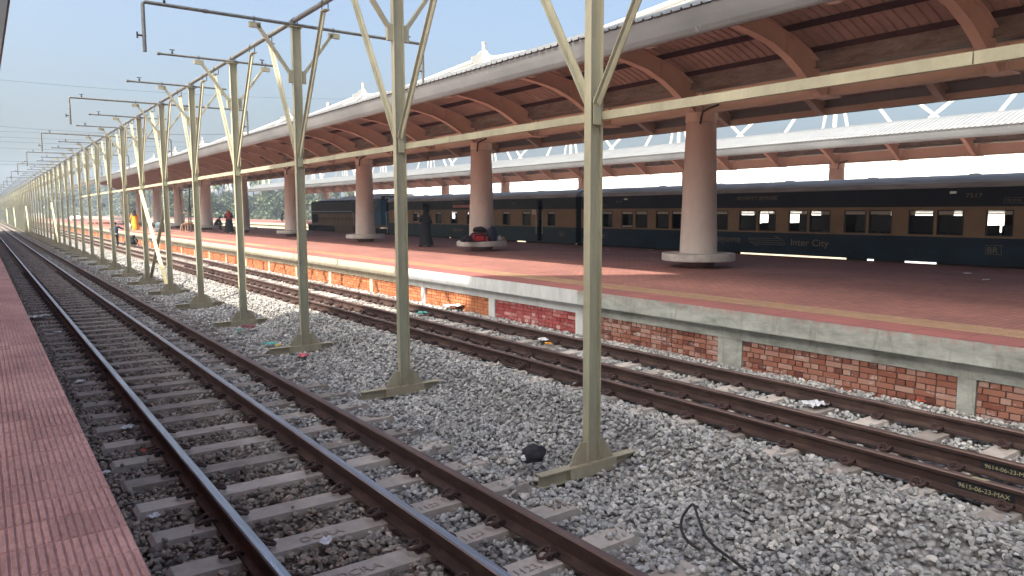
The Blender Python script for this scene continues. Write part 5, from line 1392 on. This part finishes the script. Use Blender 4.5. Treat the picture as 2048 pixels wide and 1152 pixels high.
def place_tree(px, D, kind, sc):
    d = ray(px, 425); d = Vector((d.x, d.y, 0)).normalized() * D
    src = protos[kind]
    o = src if kind not in usedp else copy_tree(src); usedp.add(kind)
    o.location = (d.x, d.y, -1.0); o.rotation_euler = (0, 0, rn.uniform(0, 6.28)); o.scale = (sc, sc, sc * rn.uniform(.9, 1.15))
    tag(o, ('feathery coconut palm standing in the hazy tree line' if kind >= 4 else 'bushy broadleaf tree merging into the hazy tree line') + (' behind the platform end' if px > 320 else ' far off behind the post row'), 'tree', 'trees of the far tree line')
px = 332
while px < 770:
    place_tree(px, rn.uniform(215, 245), rn.choice((0, 1, 2, 3, 0, 2, 1)), rn.uniform(.80, 1.05)); px += rn.uniform(6.5, 11)
px = 336
while px < 770:
    place_tree(px, rn.uniform(250, 290), rn.choice((0, 1, 2, 3, 4, 5)), rn.uniform(.95, 1.2)); px += rn.uniform(9, 16)
for px in (442, 508, 371, 470, 540): place_tree(px, 240, rn.choice((4, 5)), 1.05)
px = 96
while px < 340:
    place_tree(px, rn.uniform(380, 520), rn.choice((0, 1, 2, 3, 4)), rn.uniform(1.5, 2.0)); px += rn.uniform(7, 11)
for px in (262, 276, 300, 322, 313): place_tree(px, rn.uniform(190, 230), rn.choice((4, 5, 1)), rn.uniform(.85, 1.0))
# understorey band
mb = MB(); rb_ = random.Random(8)
for i in range(5200):
    px = rb_.uniform(90, 790); D = rb_.uniform(205, 300) if px > 330 else rb_.uniform(360, 500); d = ray(px, 425); d = Vector((d.x, d.y, 0)).normalized() * D; sc_l = .6 if px > 330 else 1.3
    leafball(3, 1.2 * sc_l, 1.2 * sc_l, 1.2 * sc_l, (d.x, d.y, rb_.uniform(-.8, 2.6) * sc_l * 1.3), mb, rb_, .7 * sc_l)
tag(mb.build('undergrowth', M['leaf']), 'low green undergrowth along the foot of the far tree line', 'undergrowth', None, 'stuff')
# pale houses
for i, (px, D, w, h, z0) in enumerate(((190, 440, 8, 4, 8), (134, 455, 11, 3.5, 8), (207, 445, 6, 4, 9), (258, 210, 8, 2.6, -1), (446, 262, 5, 6.0, 0), (172, 450, 5, 4, 10))):
    d = ray(px, 425); d = Vector((d.x, d.y, 0)).normalized() * D
    hs = empty('house', (d.x, d.y, -1)); hs.rotation_euler = (0, 0, -atan2(d.x, d.y))
    mb = MB(); mb.box(-w / 2, w / 2, 0, 6, 0, h + z0); mb.build('wall', M['houseW'], hs)
    mb = MB(); mb.prism([(-w / 2 - .4, h + z0), (w / 2 + .4, h + z0), (0, h + z0 + 1.4)], -.4, 6.4) if i % 2 else mb.box(-w / 2 - .2, w / 2 + .2, -.2, 6.2, h + z0, h + z0 + .4); mb.build('roof', M['houseR'] if i % 2 else M['houseW'], hs)
    for q in (-.28, .05, .3): mb = MB(); mb.box(q * w, q * w + .9, -.05, .0, h + z0 - 2.4, h + z0 - 1.0); mb.build('window', M['cdark'], hs)
    tag(hs, ['pale far house with flat roof among the left trees', 'long low white far house at the left end of the trees', 'small white gabled roof house above the trees', 'low white hut beside the drum, past the platform', 'tall narrow pale house among the palms', 'tall white gabled far house'][i], 'house', 'houses among the far trees')
# signals
for i, (px, py, D, hh) in enumerate(((203, 423, 190, 4.6), (148, 420, 230, 5.0), (404, 416, 150, 5.4))):
    d = ray(px, 425); d = Vector((d.x, d.y, 0)).normalized() * D
    sg = empty('signal_post', (d.x, d.y, -1)); sg.rotation_euler = (0, 0, -atan2(d.x, d.y))
    mb = MB(); mb.tube([(0, 0, 0), (0, 0, hh)], .10, 8); mb.build('pole', M['whitesteel'], sg, True)
    mb = MB(); mb.box(-.25, .25, -.12, .12, hh - 1.1, hh + .5); mb.build('signal_head', M['cdark'], sg); mb = MB(); mb.box(.3, .9, -.1, .1, hh - .2, hh + .5); mb.build('route_lamp', M['cdark'], sg)
    tag(sg, ['pale railway signal post left of the blue shirted person', 'thin far railway signal between the small posts', 'white railway signal post beside a canopy column'][i], 'signal', 'railway signals')
# overhead power lines far off across the sky
for i, ((xa, ya_), (xb, yb_), D) in enumerate((((0, 160), (640, 201), 120), ((0, 253), (420, 272), 160), ((0, 263), (560, 268), 170), ((0, 274), (560, 286), 170), ((0, 283), (560, 296), 180), ((0, 296), (540, 305), 200), ((0, 322), (560, 330), 220), ((0, 329), (560, 334), 220))):
    A = ony(xa, ya_, D); B = ony(xb, yb_, D); dirv = (B - A); A2 = A - dirv * .4; B2 = B + dirv * .25
    mb = MB(); pts_ = [A2.lerp(B2, t_ / 12) + Vector((0, 0, -1.2 * (1 - (2 * t_ / 12 - 1) ** 2) + .9)) for t_ in range(13)]
    mb.tube(pts_, .022 * D / 150, 5); tag(mb.build('power_line', M['cable']), '%s power line counted down from the top, thin and dark across the pale sky' % nth(i), 'power line', 'power lines across the sky')
g = onx(657, 222, 66); mb = MB(); mb.lathe([(.5, -6), (.5, 1.6), (.3, 1.9)], 14, (66, g.y, g.z)); tag(mb.build('chimney_pipe', M['fascia'], None, True), 'stubby grey vent pipe showing above the canopy left of the white masts', 'vent pipe')

# haze (pale air; thins the far trees)
mb = MB(); mb.box(-700, 700, -60, 900, -2.0, 45)
hz = mb.build('haze', []); hz.data.materials.clear()
hm = bpy.data.materials.new('haze'); hm.use_nodes = True; n_ = hm.node_tree; n_.nodes.remove(n_.nodes['Principled BSDF'])
pv = n_.nodes.new('ShaderNodeVolumePrincipled'); pv.inputs['Color'].default_value = (0.72, 0.86, 1.0, 1); pv.inputs['Density'].default_value = 0.0009; pv.inputs['Anisotropy'].default_value = 0.2
n_.links.new(pv.outputs[0], n_.nodes['Material Output'].inputs['Volume'])
hz.data.materials.append(hm); tag(hz, 'thin pale summer haze in the air over the whole station', 'haze', None, 'stuff')
